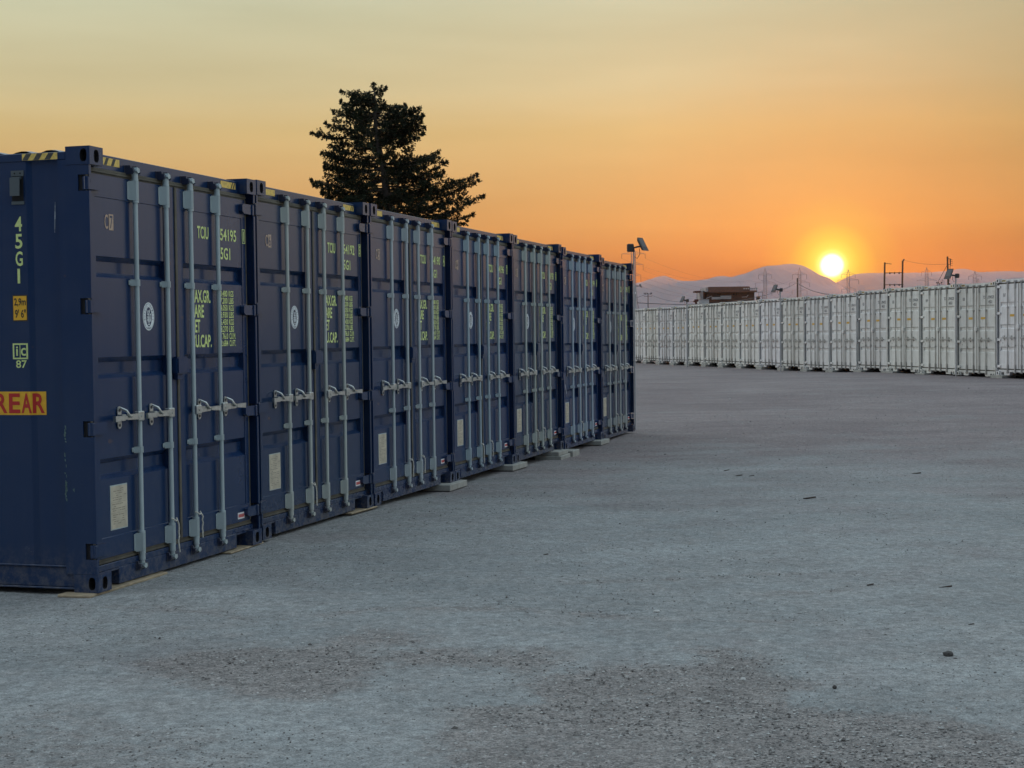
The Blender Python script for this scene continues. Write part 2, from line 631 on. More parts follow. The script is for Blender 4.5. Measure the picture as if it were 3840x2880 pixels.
def build_ground():
    xs = spread(-9000, 9000, -3.6, 4.6, 0.06, 1.14, 900)
    ys = spread(-1500, 9000, 4.6, 15.0, 0.06, 1.10, 900)
    vs, att = [], []
    for y in ys:
        for x in xs:
            z = ground_z(x, y) if (-60 < x < 70 and -20 < y < 140) else -1.72
            near = max(0, min(1, (22 - y) / 8)) * max(0, min(1, (7 - abs(x)) / 2))
            c = coarse_at(x, y)
            if near > 0:
                z += near * (noise.noise(Vector((x * 0.9, y * 0.9, 0))) * 0.008 + noise.noise(Vector((x * 5, y * 5, 2))) * 0.0025 - 0.006 * c)
            # little heap of grit against the corner of the first container
            hx, hy = x + 2.02, y - 9.83
            z += 0.055 * math.exp(-(hx * hx / 0.16 + hy * hy / 0.05))
            vs.append((x, y, z))
            att.append(c)
    nx = len(xs)
    fs = [(j * nx + i, j * nx + i + 1, (j + 1) * nx + i + 1, (j + 1) * nx + i) for j in range(len(ys) - 1) for i in range(nx - 1)]
    me = bpy.data.meshes.new("ground")
    me.from_pydata(vs, [], fs)
    a = me.attributes.new("coarse", 'FLOAT', 'POINT')
    a.data.foreach_set('value', att)
    a = me.attributes.new("glare_tint", 'FLOAT', 'POINT')
    a.data.foreach_set('value', [max(0.0, min(1.0, (v[1] - 11.0) / 16.0)) for v in vs])  # far yard tinted by distance, standing in for warm glare over the ground
    me.polygons.foreach_set('use_smooth', [True] * len(fs))
    o = bpy.data.objects.new("ground", me)
    COL.objects.link(o)
    tag(o, kind='structure')
    m, N, L, P = new_mat("yard_grit")
    t = N.new('ShaderNodeTexCoord')
    at_ = N.new('ShaderNodeAttribute')
    at_.attribute_name = "coarse"

    def nz(scale, detail=4, rough=0.6):
        n = N.new('ShaderNodeTexNoise')
        n.inputs['Scale'].default_value = scale
        n.inputs['Detail'].default_value = detail
        n.inputs['Roughness'].default_value = rough
        L.new(t.outputs['Object'], n.inputs['Vector'])
        return n.outputs['Fac']

    def mr(v, a0, a1, b0, b1):
        n = N.new('ShaderNodeMapRange')
        for k, q in zip(('From Min', 'From Max', 'To Min', 'To Max'), (a0, a1, b0, b1)):
            n.inputs[k].default_value = q
        L.new(v, n.inputs['Value'])
        return n.outputs[0]

    def mth(op, a0, b0):
        n = N.new('ShaderNodeMath')
        n.operation = op
        for i, v in enumerate((a0, b0)):
            if isinstance(v, (int, float)):
                n.inputs[i].default_value = v
            else:
                L.new(v, n.inputs[i])
        return n.outputs[0]

    def mixc(f, a0, b0, mode='MIX'):
        n = N.new('ShaderNodeMixRGB')
        n.blend_type = mode
        for i, v in enumerate((f, a0, b0)):
            if isinstance(v, (int, float)):
                n.inputs[i].default_value = v
            elif isinstance(v, tuple):
                n.inputs[i].default_value = (*v, 1)
            else:
                L.new(v, n.inputs[i])
        return n.outputs[0]

    def vor(scale):
        n = N.new('ShaderNodeTexVoronoi')
        n.inputs['Scale'].default_value = scale
        L.new(t.outputs['Object'], n.inputs['Vector'])
        return n

    # packed fines, blotchy at a metre and at a hand's breadth
    fines = mixc(mr(nz(0.55, 6), 0.35, 0.65, 0, 1), (0.232, 0.240, 0.234), (0.296, 0.302, 0.292))
    fines = mixc(mr(nz(4.0, 6), 0.40, 0.70, 0, 0.7), fines, (0.270, 0.258, 0.242))
    v1 = vor(75)
    v2 = vor(170)
    cell = N.new('ShaderNodeSeparateColor')
    L.new(v1.outputs['Color'], cell.inputs[0])
    cell2 = N.new('ShaderNodeSeparateColor')
    L.new(v2.outputs['Color'], cell2.inputs[0])
    grain = mth('ADD', mr(cell.outputs[0], 0, 1, 0.60, 1.40), mr(cell2.outputs[0], 0, 1, -0.25, 0.25))
    fine_grain = mth('ADD', mr(cell2.outputs[0], 0, 1, 0.72, 1.28), mr(nz(28, 6, 0.75), 0.3, 0.7, -0.20, 0.20))
    # clods and hollows a few centimetres across, which still read from far off
    grit = mth('MULTIPLY', mr(nz(17, 8, 0.82), 0.36, 0.64, 0.70, 1.30), mr(nz(5.5, 8, 0.75), 0.35, 0.65, 0.93, 1.07))
    v4 = vor(11)
    c4 = N.new('ShaderNodeSeparateColor')
    L.new(v4.outputs['Color'], c4.inputs[0])
    clod = mth('MULTIPLY', mr(v4.outputs['Distance'], 0.10, 0.26, 1, 0), mr(c4.outputs[0], 0.72, 0.80, 0, 1))
    pale = mth('MULTIPLY', mr(v4.outputs['Distance'], 0.06, 0.20, 1, 0), mr(c4.outputs[1], 0.80, 0.88, 0, 1))
    # sparse dark bits and pale chips lying in the fines
    v3 = vor(34)
    c3 = N.new('ShaderNodeSeparateColor')
    L.new(v3.outputs['Color'], c3.inputs[0])
    chip = mth('MULTIPLY', mr(v3.outputs['Distance'], 0.16, 0.24, 1, 0), mr(c3.outputs[1], 0.86, 0.90, 0, 1))
    dark = mth('MULTIPLY', mr(v3.outputs['Distance'], 0.20, 0.30, 1, 0), mr(c3.outputs[2], 0.80, 0.84, 0, 1))
    coarse = mixc(mr(nz(2.4, 6), 0.35, 0.65, 0, 1), (0.222, 0.194, 0.178), (0.270, 0.240, 0.220))
    edge = mth('ADD', at_.outputs['Fac'], mr(nz(9, 8, 0.78), 0.25, 0.75, -0.75, 0.75))
    fac = mr(edge, 0.20, 0.90, 0, 0.78)
    fines = mixc(1.0, fines, fine_grain, 'MULTIPLY')
    coarse = mixc(1.0, coarse, grain, 'MULTIPLY')
    # worn streaks running across the yard
    mpn = N.new('ShaderNodeMapping')
    mpn.inputs['Scale'].default_value = (0.25, 1.0, 1)
    mpn.inputs['Rotation'].default_value = (0, 0, math.radians(-8))
    L.new(t.outputs['Object'], mpn.inputs['Vector'])
    st = N.new('ShaderNodeTexNoise')
    st.inputs['Scale'].default_value = 1.6
    st.inputs['Detail'].default_value = 7
    st.inputs['Roughness'].default_value = 0.62
    L.new(mpn.outputs[0], st.inputs['Vector'])
    fines = mixc(1.0, fines, mr(st.outputs['Fac'], 0.3, 0.7, 0.90, 1.08), 'MULTIPLY')
    glare_att = N.new('ShaderNodeAttribute')
    glare_att.attribute_name = "glare_tint"
    glare_tint = mixc(mr(nz(0.35, 6), 0.35, 0.65, 0, 1), (0.190, 0.155, 0.152), (0.235, 0.198, 0.190))  # brown-mauve of the glare painted into the far ground colour
    glare_tint = mixc(1.0, glare_tint, fine_grain, 'MULTIPLY')
    glare_tint = mixc(1.0, glare_tint, mr(st.outputs['Fac'], 0.3, 0.7, 0.84, 1.12), 'MULTIPLY')
    fines = mixc(mr(mth('ADD', glare_att.outputs['Fac'], mr(nz(0.8, 6), 0.3, 0.7, -0.35, 0.35)), 0.1, 0.9, 0, 1), fines, glare_tint)
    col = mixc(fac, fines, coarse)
    col = mixc(mth('MULTIPLY', chip, 0.75), col, (0.42, 0.40, 0.36))
    col = mixc(mth('MULTIPLY', dark, 0.75), col, (0.075, 0.068, 0.062))
    col = mixc(1.0, col, grit, 'MULTIPLY')
    col = mixc(mth('MULTIPLY', clod, 0.45), col, (0.090, 0.082, 0.078))
    col = mixc(mth('MULTIPLY', pale, 0.45), col, (0.40, 0.39, 0.37))
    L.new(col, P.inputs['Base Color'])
    P.inputs['Roughness'].default_value = 0.95
    P.inputs['Specular IOR Level'].default_value = 0.3
    hgt = mth('ADD', mth('MULTIPLY', mr(v1.outputs['Distance'], 0, 0.6, 1, 0), mth('ADD', mth('MULTIPLY', fac, 0.9), 0.25)),
              mth('ADD', mth('MULTIPLY', nz(60, 5, 0.7), 0.8), mth('MULTIPLY', nz(9, 5, 0.6), 1.6)))
    b = N.new('ShaderNodeBump')
    b.inputs['Strength'].default_value = 0.75
    b.inputs['Distance'].default_value = 0.016
    L.new(hgt, b.inputs['Height'])
    L.new(b.outputs[0], P.inputs['Normal'])
    me.materials.append(m)
    return o


build_ground()

# ------------------------------------------------------------------ containers
W, H, LEN = 2.438, 2.896, 12.192
BARS = (0.615, 1.040, 1.398, 1.823)
YD = 0.060                      # depth of the door face behind the casting face


def ovals(cx, cz, rx, rz, n=20):
    return [(cx + rx * math.copysign(abs(math.cos(2 * math.pi * k / n)) ** 0.75, math.cos(2 * math.pi * k / n)),
             cz + rz * math.copysign(abs(math.sin(2 * math.pi * k / n)) ** 0.85, math.sin(2 * math.pi * k / n))) for k in range(n)]


def casting(x0, z0, mirror=False, y0=0.0):
    """Corner casting block 162 x 178 x 118 with an oval hole in its front and its outer side."""
    m = MB()
    w, d, h = 0.162, 0.178, 0.118

    def holed(P, a0, a1, b0, b1, ca, cb, ra, rb, deep, flip):
        hole = ovals(ca, cb, ra, rb)
        n = len(hole)
        outer = []
        for (a, b) in hole:
            da, db = a - ca, b - cb
            t = min(((a1 - ca) / da) if da > 1e-9 else ((a0 - ca) / da) if da < -1e-9 else 1e9,
                    ((b1 - cb) / db) if db > 1e-9 else ((b0 - cb) / db) if db < -1e-9 else 1e9)
            outer.append((ca + da * t, cb + db * t))
        for c in ((a0, b0), (a1, b0), (a1, b1), (a0, b1)):       # pull the nearest outline point into each corner
            k = min(range(n), key=lambda i: (outer[i][0] - c[0]) ** 2 + (outer[i][1] - c[1]) ** 2)
            outer[k] = c
        vs = [P(a, b, 0) for a, b in hole] + [P(a, b, 0) for a, b in outer] + [P(a, b, deep) for a, b in hole]
        fs = []
        for k in range(n):
            j = (k + 1) % n
            q = (k, j, n + j, n + k)
            fs.append(q if flip else q[::-1])
        m.add(vs, fs, 0)
        fs = []
        for k in range(n):
            j = (k + 1) % n
            q = (k, 2 * n + k, 2 * n + j, j)
            fs.append(q if flip else q[::-1])
        m.add(vs, fs, 1)
        m.add([P(a, b, deep) for a, b in hole], [tuple(range(n))], 1)
    X0, X1, Z0, Z1 = x0, x0 + w, z0, z0 + h
    Y0, Y1 = y0, y0 + d
    holed(lambda a, b, t: (a, Y0 + t, b), X0, X1, Z0, Z1, (X0 + X1) / 2, (Z0 + Z1) / 2 - 0.002, 0.031, 0.042, 0.10, False)
    if not mirror:
        holed(lambda a, b, t: (X0 + t, a, b), Y0, Y1, Z0, Z1, Y0 + 0.047, (Z0 + Z1) / 2, 0.025, 0.042, 0.10, True)
        m.add([(X1, Y0, Z0), (X1, Y1, Z0), (X1, Y1, Z1), (X1, Y0, Z1)], [(0, 1, 2, 3)])
    else:
        holed(lambda a, b, t: (X1 - t, a, b), Y0, Y1, Z0, Z1, Y0 + 0.047, (Z0 + Z1) / 2, 0.025, 0.042, 0.10, False)
        m.add([(X0, Y0, Z0), (X0, Y1, Z0), (X0, Y1, Z1), (X0, Y0, Z1)], [(3, 2, 1, 0)])
    m.add([(X0, Y0, Z0), (X1, Y0, Z0), (X1, Y1, Z0), (X0, Y1, Z0)], [(3, 2, 1, 0)])
    m.add([(X0, Y0, Z1), (X1, Y0, Z1), (X1, Y1, Z1), (X0, Y1, Z1)], [(0, 1, 2, 3)])
    m.add([(X0, Y1, Z0), (X1, Y1, Z0), (X1, Y1, Z1), (X0, Y1, Z1)], [(0, 1, 2, 3)])
    return m


HINGE_Z = (2.66, 1.863, 1.066, 0.268)
RECESS = ((2.197, 2.057), (1.529, 1.389), (0.858, 0.718))


def wall_profile():
    """Outline of the side sheet along the length: (distance from the doors, depth behind the rail face)."""
    pts = [(0.235, 0.028), (0.445, 0.028), (0.480, 0.010), (1.05, 0.010)]
    y = 1.05
    while y < LEN - 0.6:
        pts += [(y + 0.068, 0.004), (y + 0.140, 0.004), (y + 0.208, 0.040), (y + 0.278, 0.040)]
        y += 0.278
    pts += [(LEN - 0.2, 0.030)]
    return pts


PROFILE = wall_profile()


def wall_x(y):
    for (a, b) in zip(PROFILE, PROFILE[1:]):
        if a[0] <= y <= b[0]:
            return a[1] + (b[1] - a[1]) * (y - a[0]) / max(1e-9, b[0] - a[0])
    return 0.03


def make_container(kind):
    blue = kind == 'blue'
    MP = M_BLUE if blue else M_WHITE
    MBAR = M_ZINC if blue else M_WBAR
    MHAN = M_CHROME if blue else M_WBAR
    root = empty("shipping_container")
    # shell nobody sees in detail: roof, floor, end wall, rear frame
    m = MB()
    ny = 320
    rx = (0.045, 0.09, W - 0.09, W - 0.045)
    vs = []
    for j in range(ny + 1):
        y = 0.16 + (LEN - 0.32) * j / ny
        ph = (y / 0.21) % 1.0
        k = max(0, min(1, (0.5 - abs(ph - 0.5)) * 4 - 0.5))
        for x, zz in zip(rx, (0, 0.006, 0.006, 0)):
            vs.append((x, y, 2.868 + zz + 0.017 * k))
    m.add(vs, [(j * 4 + i, j * 4 + i + 1, (j + 1) * 4 + i + 1, (j + 1) * 4 + i) for j in range(ny) for i in range(3)], 0)
    m.build("roof", [MP], root)
    m = MB()
    m.box(0.06, W - 0.06, 0.16, LEN - 0.06, 0.125, 0.16, 1)
    for k in range(30):
        y = 0.45 + k * 0.38
        m.box(0.06, W - 0.06, y, y + 0.045, 0.02, 0.123, 1)
    m.box(0.03, W - 0.03, LEN - 0.05, LEN - 0.01, 0.13, 2.86, 0)
    for x in (0.0, W - 0.162):
        for z in (0, H - 0.118):
            m.box(x, x + 0.162, LEN - 0.178, LEN, z, z + 0.118, 0)
        m.box(x + 0.003, x + 0.159, LEN - 0.16, LEN - 0.003, 0.119, H - 0.119, 0)
    m.box(0.165, W - 0.165, LEN - 0.12, LEN - 0.055, 2.76, 2.87, 0)
    m.box(0.165, W - 0.165, LEN - 0.12, LEN - 0.055, 0.0, 0.119, 0)
    m.build("floor_and_end_frame", [MP, M_UNDER], root)
    for s in (0, 1):
        m = MB()
        for k, (a, b) in enumerate(zip(PROFILE, PROFILE[1:])):
            q = [(a[1], a[0]), (b[1], b[0])]
            if s:
                q = [(W - p[0], p[1]) for p in q]
            f = (0, 1, 3, 2) if not s else (2, 3, 1, 0)
            m.add([(q[0][0], q[0][1], 0.165), (q[1][0], q[1][1], 0.165), (q[0][0], q[0][1], 2.82), (q[1][0], q[1][1], 2.82)], [f], 0)
        m.build("side_wall", [MP], root)
        m = MB()
        xa, xb = (0.0, 0.055) if not s else (W - 0.055, W)
        m.rbox(xa + (0.004 if not s else 0), xb - (0.004 if s else 0), 0.179, LEN - 0.179, 2.812, 2.866, 0.005)
        m.build("top_side_rail", [MP], root)
        m = MB()
        if not s:
            m.rbox(0.018, 0.055, 0.179, LEN - 0.179, 0.030, 0.160, 0.004)
            m.rbox(0.002, 0.055, 0.179, LEN - 0.179, 0.018, 0.029, 0.002)
            m.rbox(0.006, 0.050, 0.242, LEN - 0.179, 0.161, 0.172, 0.002)
        else:
            m.rbox(W - 0.055, W - 0.018, 0.179, LEN - 0.179, 0.030, 0.160, 0.004)
            m.rbox(W - 0.055, W - 0.002, 0.179, LEN - 0.179, 0.018, 0.029, 0.002)
        m.build("bottom_side_rail", [MP], root)
        # corner post with slots cut for the hinge lugs
        m = MB()
        ys = []
        cuts = sorted([(z - 0.052, z + 0.052) for z in HINGE_Z])
        zlo = 0.119
        def sx(a):
            return a if not s else W - a
        def bx(a, b, *r, **k):
            lo, hi = sorted((sx(a), sx(b)))
            m.box(lo, hi, *r, **k)
        for (c0, c1) in cuts + [(H - 0.119, None)]:
            bx(0.004, 0.014, 0.010, 0.240, zlo, c0)
            bx(0.0145, 0.030, 0.010, 0.022, zlo, c0)
            if c1 is not None:
                bx(0.004, 0.014, 0.092, 0.240, c0, c1)
                bx(0.014, 0.020, 0.062, 0.092, c0, c1, mat=1)
                zlo = c1
        bx(0.0145, 0.050, 0.150, 0.238, 0.119, H - 0.119, mat=0)
        bx(0.004, 0.014, 0.1785, 0.240, H - 0.1188, 2.8115)
        m.build("corner_post", [MP, M_BLACK], root)
    for (x, mir) in ((0.0, False), (W - 0.162, True)):
        for z in (0.0, H - 0.118):
            casting(x, z, mir).build("corner_casting", [MP, M_BLACK], root)
    # header over the doors and sill under them
    m = MB()
    m.rbox(0.163, W - 0.163, 0.080, 0.150, 2.7755, 2.872, 0.003)
    m.rbox(0.055, 0.1625, 0.122, 0.148, 2.7755, 2.7775, 0.0005)
    m.rbox(W - 0.1625, W - 0.055, 0.122, 0.148, 2.7755, 2.7775, 0.0005)
    m.build("door_header", [MP], root)
    m = MB()
    m.rbox(0.050, W - 0.050, 0.052, 0.150, 0.1185, 0.160, 0.003)
    if blue:
        m.rbox(0.345, W - 0.345, 0.050, 0.150, 0.004, 0.118, 0.004)
        for a in (0.163, W - 0.163 - 0.18):
            m.box(a, a + 0.18, 0.054, 0.150, 0.104, 0.118)
    else:
        for sgn in (0, 1):
            pl = [(0.385, 0.0), (0.69, 0.0), (0.715, 0.085), (0.735, 0.118), (0.385, 0.118)]
            if sgn:
                pl = [(W - p[0], p[1]) for p in pl][::-1]
            m.prism(pl, 'y', 0.050, 0.150)
            a = 0.163 if not sgn else W - 0.163 - 0.22
            m.box(a, a + 0.22, 0.054, 0.150, 0.086, 0.118)
            a = 0.163 if not sgn else W - 0.163 - 0.05
            m.box(a, a + 0.05, 0.054, 0.150, 0.0, 0.085)
        m.box(0.736, W - 0.736, 0.054, 0.150, 0.100, 0.118)
    m.build("door_sill", [MP], root)
    # reflective tape at both ends of the header
    for (a, b, end) in ((0.285, 0.500, 0), (1.985, 2.235, 1)) if blue else ((0.21, 0.42, 0), (2.02, 2.20, 1)):
        m = MB()
        z0, z1, y = 2.806, 2.856, 0.0785
        m.box(a, b, y, y + 0.0012, z0, z1, 0)
        sl = [] if (blue and end == 0) else [b - 0.085, b - 0.050] if blue else [a + 0.01, a + 0.055, a + 0.10, a + 0.145]
        for q in sl:
            wdt = 0.028 if not (blue and end) else 0.016
            m.prism([(q, z0 + 0.001), (q + wdt, z0 + 0.001), (q + wdt + 0.03, z1 - 0.001), (q + 0.03, z1 - 0.001)], 'y', y - 0.0008, y - 0.0002, 1)
        m.build("reflective_tape", [M_TAPE, M_TAPEBLK], root)
    # cam keepers on header and sill
    for bxx in BARS:
        for top in (0, 1):
            m = MB()
            zc, yf = (2.795, 0.0795) if top else (0.092, 0.0495)
            for dx in (-0.052, 0.030):
                m.prism([(0.010, zc - 0.010), (0.024, zc - 0.026), (yf, zc - 0.030), (yf, zc + 0.032), (0.034, zc + 0.032), (0.030, zc + 0.012), (0.016, zc + 0.014)], 'x', bxx + dx, bxx + dx + 0.018, 0)
            m.rbox(bxx - 0.056, bxx + 0.052, yf - 0.006, yf - 0.0005, zc - 0.032, zc + 0.034, 0.002, 0)
            m.build("cam_keeper", [M_KEEP if blue else M_WBAR], root)
    # doors
    for s in (0, 1):
        x0, x1 = (0.088, 1.203) if not s else (1.235, 2.350)
        a, b = (0.150, 1.055) if not s else (1.383 - 0.06, 2.288)
        z0, z1 = 0.198, 2.732
        m = MB()
        yp = YD + 0.004
        m.add([(x0, YD, z0), (a, YD, z0), (a, YD, z1), (x0, YD, z1)], [(0, 1, 2, 3)])
        m.add([(b, YD, z0), (x1, YD, z0), (x1, YD, z1), (b, YD, z1)], [(0, 1, 2, 3)])
        prof = [(z0, YD), (0.330, YD), (0.334, yp)]
        for (t, q) in RECESS[::-1]:
            prof += [(q, yp), (q + 0.030, yp + 0.036), (t - 0.034, yp + 0.036), (t, yp)]
        prof += [(2.582, yp), (2.586, YD), (z1, YD)]
        vs, fs = [], []
        for (z, y) in prof:
            vs += [(a, y, z), (b, y, z)]
        for k in range(len(prof) - 1):
            fs.append((2 * k, 2 * k + 1, 2 * k + 3, 2 * k + 2))
        m.add(vs, fs)
        pr = [(y, z) for (z, y) in prof]
        for xx, fl in ((a, False), (b, True)):      # end faces of the recesses
            poly = [(xx, YD, prof[1][0])] + [(xx, y, z) for (z, y) in prof[2:-2]] + [(xx, YD, prof[-2][0])]
            m.add(poly, [tuple(range(len(poly)))[::1 if fl else -1]])
        for (xa, xb) in ((x0, x0), (x1, x1)):
            m.add([(xa, YD, z0), (xa, YD + 0.05, z0), (xa, YD + 0.05, z1), (xa, YD, z1)], [(0, 1, 2, 3) if xa == x1 else (3, 2, 1, 0)])
        m.add([(x0, YD, z1), (x1, YD, z1), (x1, YD + 0.05, z1), (x0, YD + 0.05, z1)], [(0, 1, 2, 3)])
        m.add([(x0, YD, z0), (x1, YD, z0), (x1, YD + 0.05, z0), (x0, YD + 0.05, z0)], [(3, 2, 1, 0)])
        m.add([(x0, YD + 0.05, z0), (x1, YD + 0.05, z0), (x1, YD + 0.05, z1), (x0, YD + 0.05, z1)], [(3, 2, 1, 0)])
        door = m.build("door", [MP], root)
        m = MB()
        gx0, gx1 = (0.056, 1.214) if not s else (1.2145, 2.382)
        for (q0, q1, dy) in ((2.7335, 2.7440, .008), (2.7445, 2.7585, 0.0), (2.7590, 2.7745, 0.006), (0.163, 0.178, 0.004), (0.1785, 0.1965, 0.010)):
            m.rbox(gx0, gx1, YD + dy, YD + 0.06, q0, q1, 0.002)
        sides = ((gx0, x0 - 0.003), (x1 + 0.002, gx1)) if not s else ((gx0, x0 - 0.002), (x1 + 0.003, gx1))
        for (q0, q1) in sides:
            m.box(q0, q1, YD + 0.006 if q1 < 0.1 or q0 > 2.3 else YD - 0.008, YD + 0.058, 0.1965, 2.7335)
        m.build("door_gasket", [M_RUBBER], door)
        for bi in (0, 1):
            bxx = BARS[2 * s + bi]
            by = 0.030
            m = MB()
            m.tube([(bxx, by, 0.075), (bxx, by, 2.815)], 0.0165, 14)
            for (za, zb) in ((2.728, 2.775), (0.130, 0.185)):
                m.tube([(bxx, by, za), (bxx, by, zb)], 0.0215, 14)
            for zc in (2.795, 0.092):
                m.rbox(bxx - 0.019, bxx + 0.019, by - 0.022, by + 0.040, zc - 0.012, zc + 0.014, 0.005)
                m.prism([(bxx - 0.024, zc - 0.004), (bxx - 0.006, zc - 0.020), (bxx + 0.018, zc - 0.010), (bxx + 0.014, zc + 0.012), (bxx - 0.016, zc + 0.020)], 'y', by - 0.030, by - 0.018)
            bar = m
            brackets = []
            for (za, zb, big) in ((2.592, 2.722, 1), (2.009, 2.053, 0), (0.868, 0.910, 0), (0.190, 0.316, 1)):
                q = MB() if blue else bar
                r = 0.0245 if big else 0.0225
                q.tube([(bxx, by, za), (bxx, by, zb)], r, 14)
                fl = 0.058 if big else 0.062
                q.rbox(bxx - fl, bxx - r + 0.006, YD - 0.006, YD - 0.0005, za + 0.006, zb - 0.006, 0.002)
                q.prism([(bxx - r - 0.022, YD - 0.006), (bxx - r + 0.012, YD - 0.006), (bxx - 0.006, by - r + 0.002), (bxx - 0.018, by - r + 0.006)], 'z', za, zb)
                q.prism([(bxx + 0.004, by - r + 0.001), (bxx + r + 0.002, by), (bxx + r + 0.004, YD - 0.0005), (bxx + r - 0.012, YD - 0.0005)], 'z', za, zb)
                if big:
                    for zz in (za + 0.022, zb - 0.022):
                        q.tube([(bxx - fl + 0.020, YD - 0.011, zz), (bxx - fl + 0.020, YD - 0.005, zz)], 0.009, 8)
                        q.tube([(bxx + r - 0.002, by + 0.002, zz), (bxx + r + 0.0045, by + 0.002, zz)], 0.006, 8, 1 if blue else 0)
                else:
                    q.tube([(bxx - fl + 0.016, YD - 0.010, (za + zb) / 2), (bxx - fl + 0.016, YD - 0.005, (za + zb) / 2)], 0.008, 8)
                    q.tube([(bxx + r - 0.002, by + 0.002, (za + zb) / 2), (bxx + r + 0.004, by + 0.002, (za + zb) / 2)], 0.006, 8, 1 if blue else 0)
                if blue:
                    brackets.append(q)
                if big:
                    bar.tube([(bxx, by, zb + 0.001), (bxx, by, zb + 0.014)], 0.024, 14)
                    bar.tube([(bxx, by, za - 0.016), (bxx, by, za - 0.001)], 0.024, 14)
            bar.build("locking_bar", [MBAR], door)
            for q in brackets:
                q.build("bar_bracket", [M_BRKT, M_BLACK], door)
            # handle lying on its catch
            dirn = -1 if s == 0 else 1
            hz, hy = 1.120, 0.006
            m = MB()
            X = lambda d: bxx + dirn * d
            def bb(d0, d1, *r, **k):
                lo, hi = sorted((X(d0), X(d1)))
                m.rbox(lo, hi, *r, **k)
            bb(-0.012, 0.062, hy - 0.010, hy + 0.032, hz - 0.032, hz + 0.034, r=0.006)
            pl = [(X(0.050), hz - 0.020), (X(0.20), hz - 0.017), (X(0.225), hz - 0.010), (X(0.225), hz + 0.012), (X(0.20), hz + 0.018), (X(0.050), hz + 0.022)]
            if dirn < 0: pl = pl[::-1]
            m.prism(pl, 'y', hy - 0.004, hy + 0.012)
            pl = [(X(0.215), hz - 0.012), (X(0.362), hz - 0.022), (X(0.366), hz + 0.016), (X(0.215), hz + 0.013)]
            if dirn < 0: pl = pl[::-1]
            m.prism(pl, 'y', hy - 0.010, hy + 0.010)
            m.tube([(X(0.024), hy - 0.014, hz), (X(0.024), hy - 0.009, hz)], 0.010, 8)
            m.build("door_handle", [MHAN], door)
            pd = 0.222 if s == 0 else 0.128
            m = MB()
            pc = X(pd)
            plate = [(pc + 0.024 * math.cos(t), hz + 0.052 + 0.024 * math.sin(t)) for t in [math.pi * k / 8 for k in range(9)]] + \
                    [(pc + 0.024 * math.cos(t), hz - 0.052 + 0.024 * math.sin(t)) for t in [math.pi + math.pi * k / 8 for k in range(9)]]
            m.prism(plate, 'y', YD - 0.008, YD - 0.001)
            m.prism([(pc - 0.022, hz - 0.022), (pc + 0.022, hz - 0.022), (pc + 0.022, hz + 0.022), (pc - 0.022, hz + 0.022)], 'y', hy + 0.013, YD - 0.009)
            m.tube([(pc, YD - 0.012, hz + 0.050), (pc, YD - 0.007, hz + 0.050)], 0.011, 10, 1)
            m.tube([(pc, YD - 0.012, hz - 0.052), (pc, YD - 0.007, hz - 0.052)], 0.010, 10, 1)
            # swinging cover of the catch
            m.tube([(pc - 0.004, YD - 0.016, hz + 0.066), (pc + 0.002, hy - 0.006, hz + 0.046), (pc + 0.016, hy - 0.016, hz + 0.020), (pc + 0.046, hy - 0.012, hz + 0.004), (pc + 0.070, hy - 0.008, hz + 0.006)],
                   [0.008, 0.009, 0.009, 0.008, 0.007], 8)
            m.build("handle_catch", [MHAN, M_STEELD], door)
        # hinges
        for hz in HINGE_Z:
            m = MB()
            pl = [(2.245, hz - 0.020), (2.275, hz - 0.038), (2.408, hz - 0.040), (2.408, hz + 0.038), (2.270, hz + 0.038), (2.245, hz + 0.028)]
            if s == 0:
                pl = [(W - p[0], p[1]) for p in pl][::-1]
            m.prism(pl, 'y', 0.026, 0.0592)
            xk = 2.420 if s else W - 2.420
            m.tube([(xk, 0.038, hz - 0.042), (xk, 0.038, hz + 0.042)], 0.0165, 12)
            lo, hi = sorted((xk - (0.014), xk + (0.014)))
            m.rbox(lo, hi, 0.016, 0.060, hz - 0.046, hz + 0.040, 0.004)
            m.tube([(xk - (0.03 if s else -0.03), 0.026, hz + 0.012), (xk - (0.03 if s else -0.03), 0.031, hz + 0.012)], 0.006, 8)
            m.build("hinge", [MP], door)
        if s:
            m = MB()
            m.rbox(1.118, 1.288, 0.002, YD - 0.0015, 1.388, 1.515, 0.012, 0, 2)
            m.rbox(1.150, 1.225, 0.022, YD - 0.002, 1.350, 1.386, 0.003)
            m.build("lock_box", [MP], door)
        if not blue:
            m = MB()
            q0, q1 = ((0.700, 0.975) if not s else (1.46, 1.735))
            m.box(q0, q1, YD + 0.0015, YD + 0.0030, 1.755, 1.825)
            m.build("caution_strip", [M_YSTRIP], door)
        if blue and not s:
            # maker's plate, emblem
            m = MB()
            m.box(0.268, 0.486, YD + 0.0016, YD + 0.0036, 0.372, 0.672, 2)
            m.box(0.273, 0.481, YD + 0.0004, YD + 0.0014, 0.379, 0.665, 0)
            rnd = random.Random(5)
            for k in range(17):
                zz = 0.642 - k * 0.0145
                if k in (6, 11):
                    m.box(0.277, 0.477, YD - 0.0004, YD + 0.0002, zz, zz + 0.0012, 1)
                    continue
                xx = 0.286 + rnd.random() * 0.03
                while xx < 0.44:
                    wl = 0.012 + rnd.random() * 0.03
                    if rnd.random() < 0.72:
                        m.box(xx, min(xx + wl, 0.468), YD - 0.0004, YD + 0.0002, zz, zz + 0.0045, 1)
                    xx += wl + 0.007
            m.build("data_plate", [M_PLATE, M_PLATETXT, M_ZINC], door)
            m = MB()
            cx, cz, rx_, rz_ = 0.822, 1.803, 0.079, 0.098
            yy = YD + 0.004
            def ell(k1, y, mat, n=40, p=1.0):
                m.add([(cx + rx_ * k1 * math.cos(2 * math.pi * k / n), y, cz + rz_ * k1 * math.sin(2 * math.pi * k / n)) for k in range(n)], [tuple(range(n))], mat)
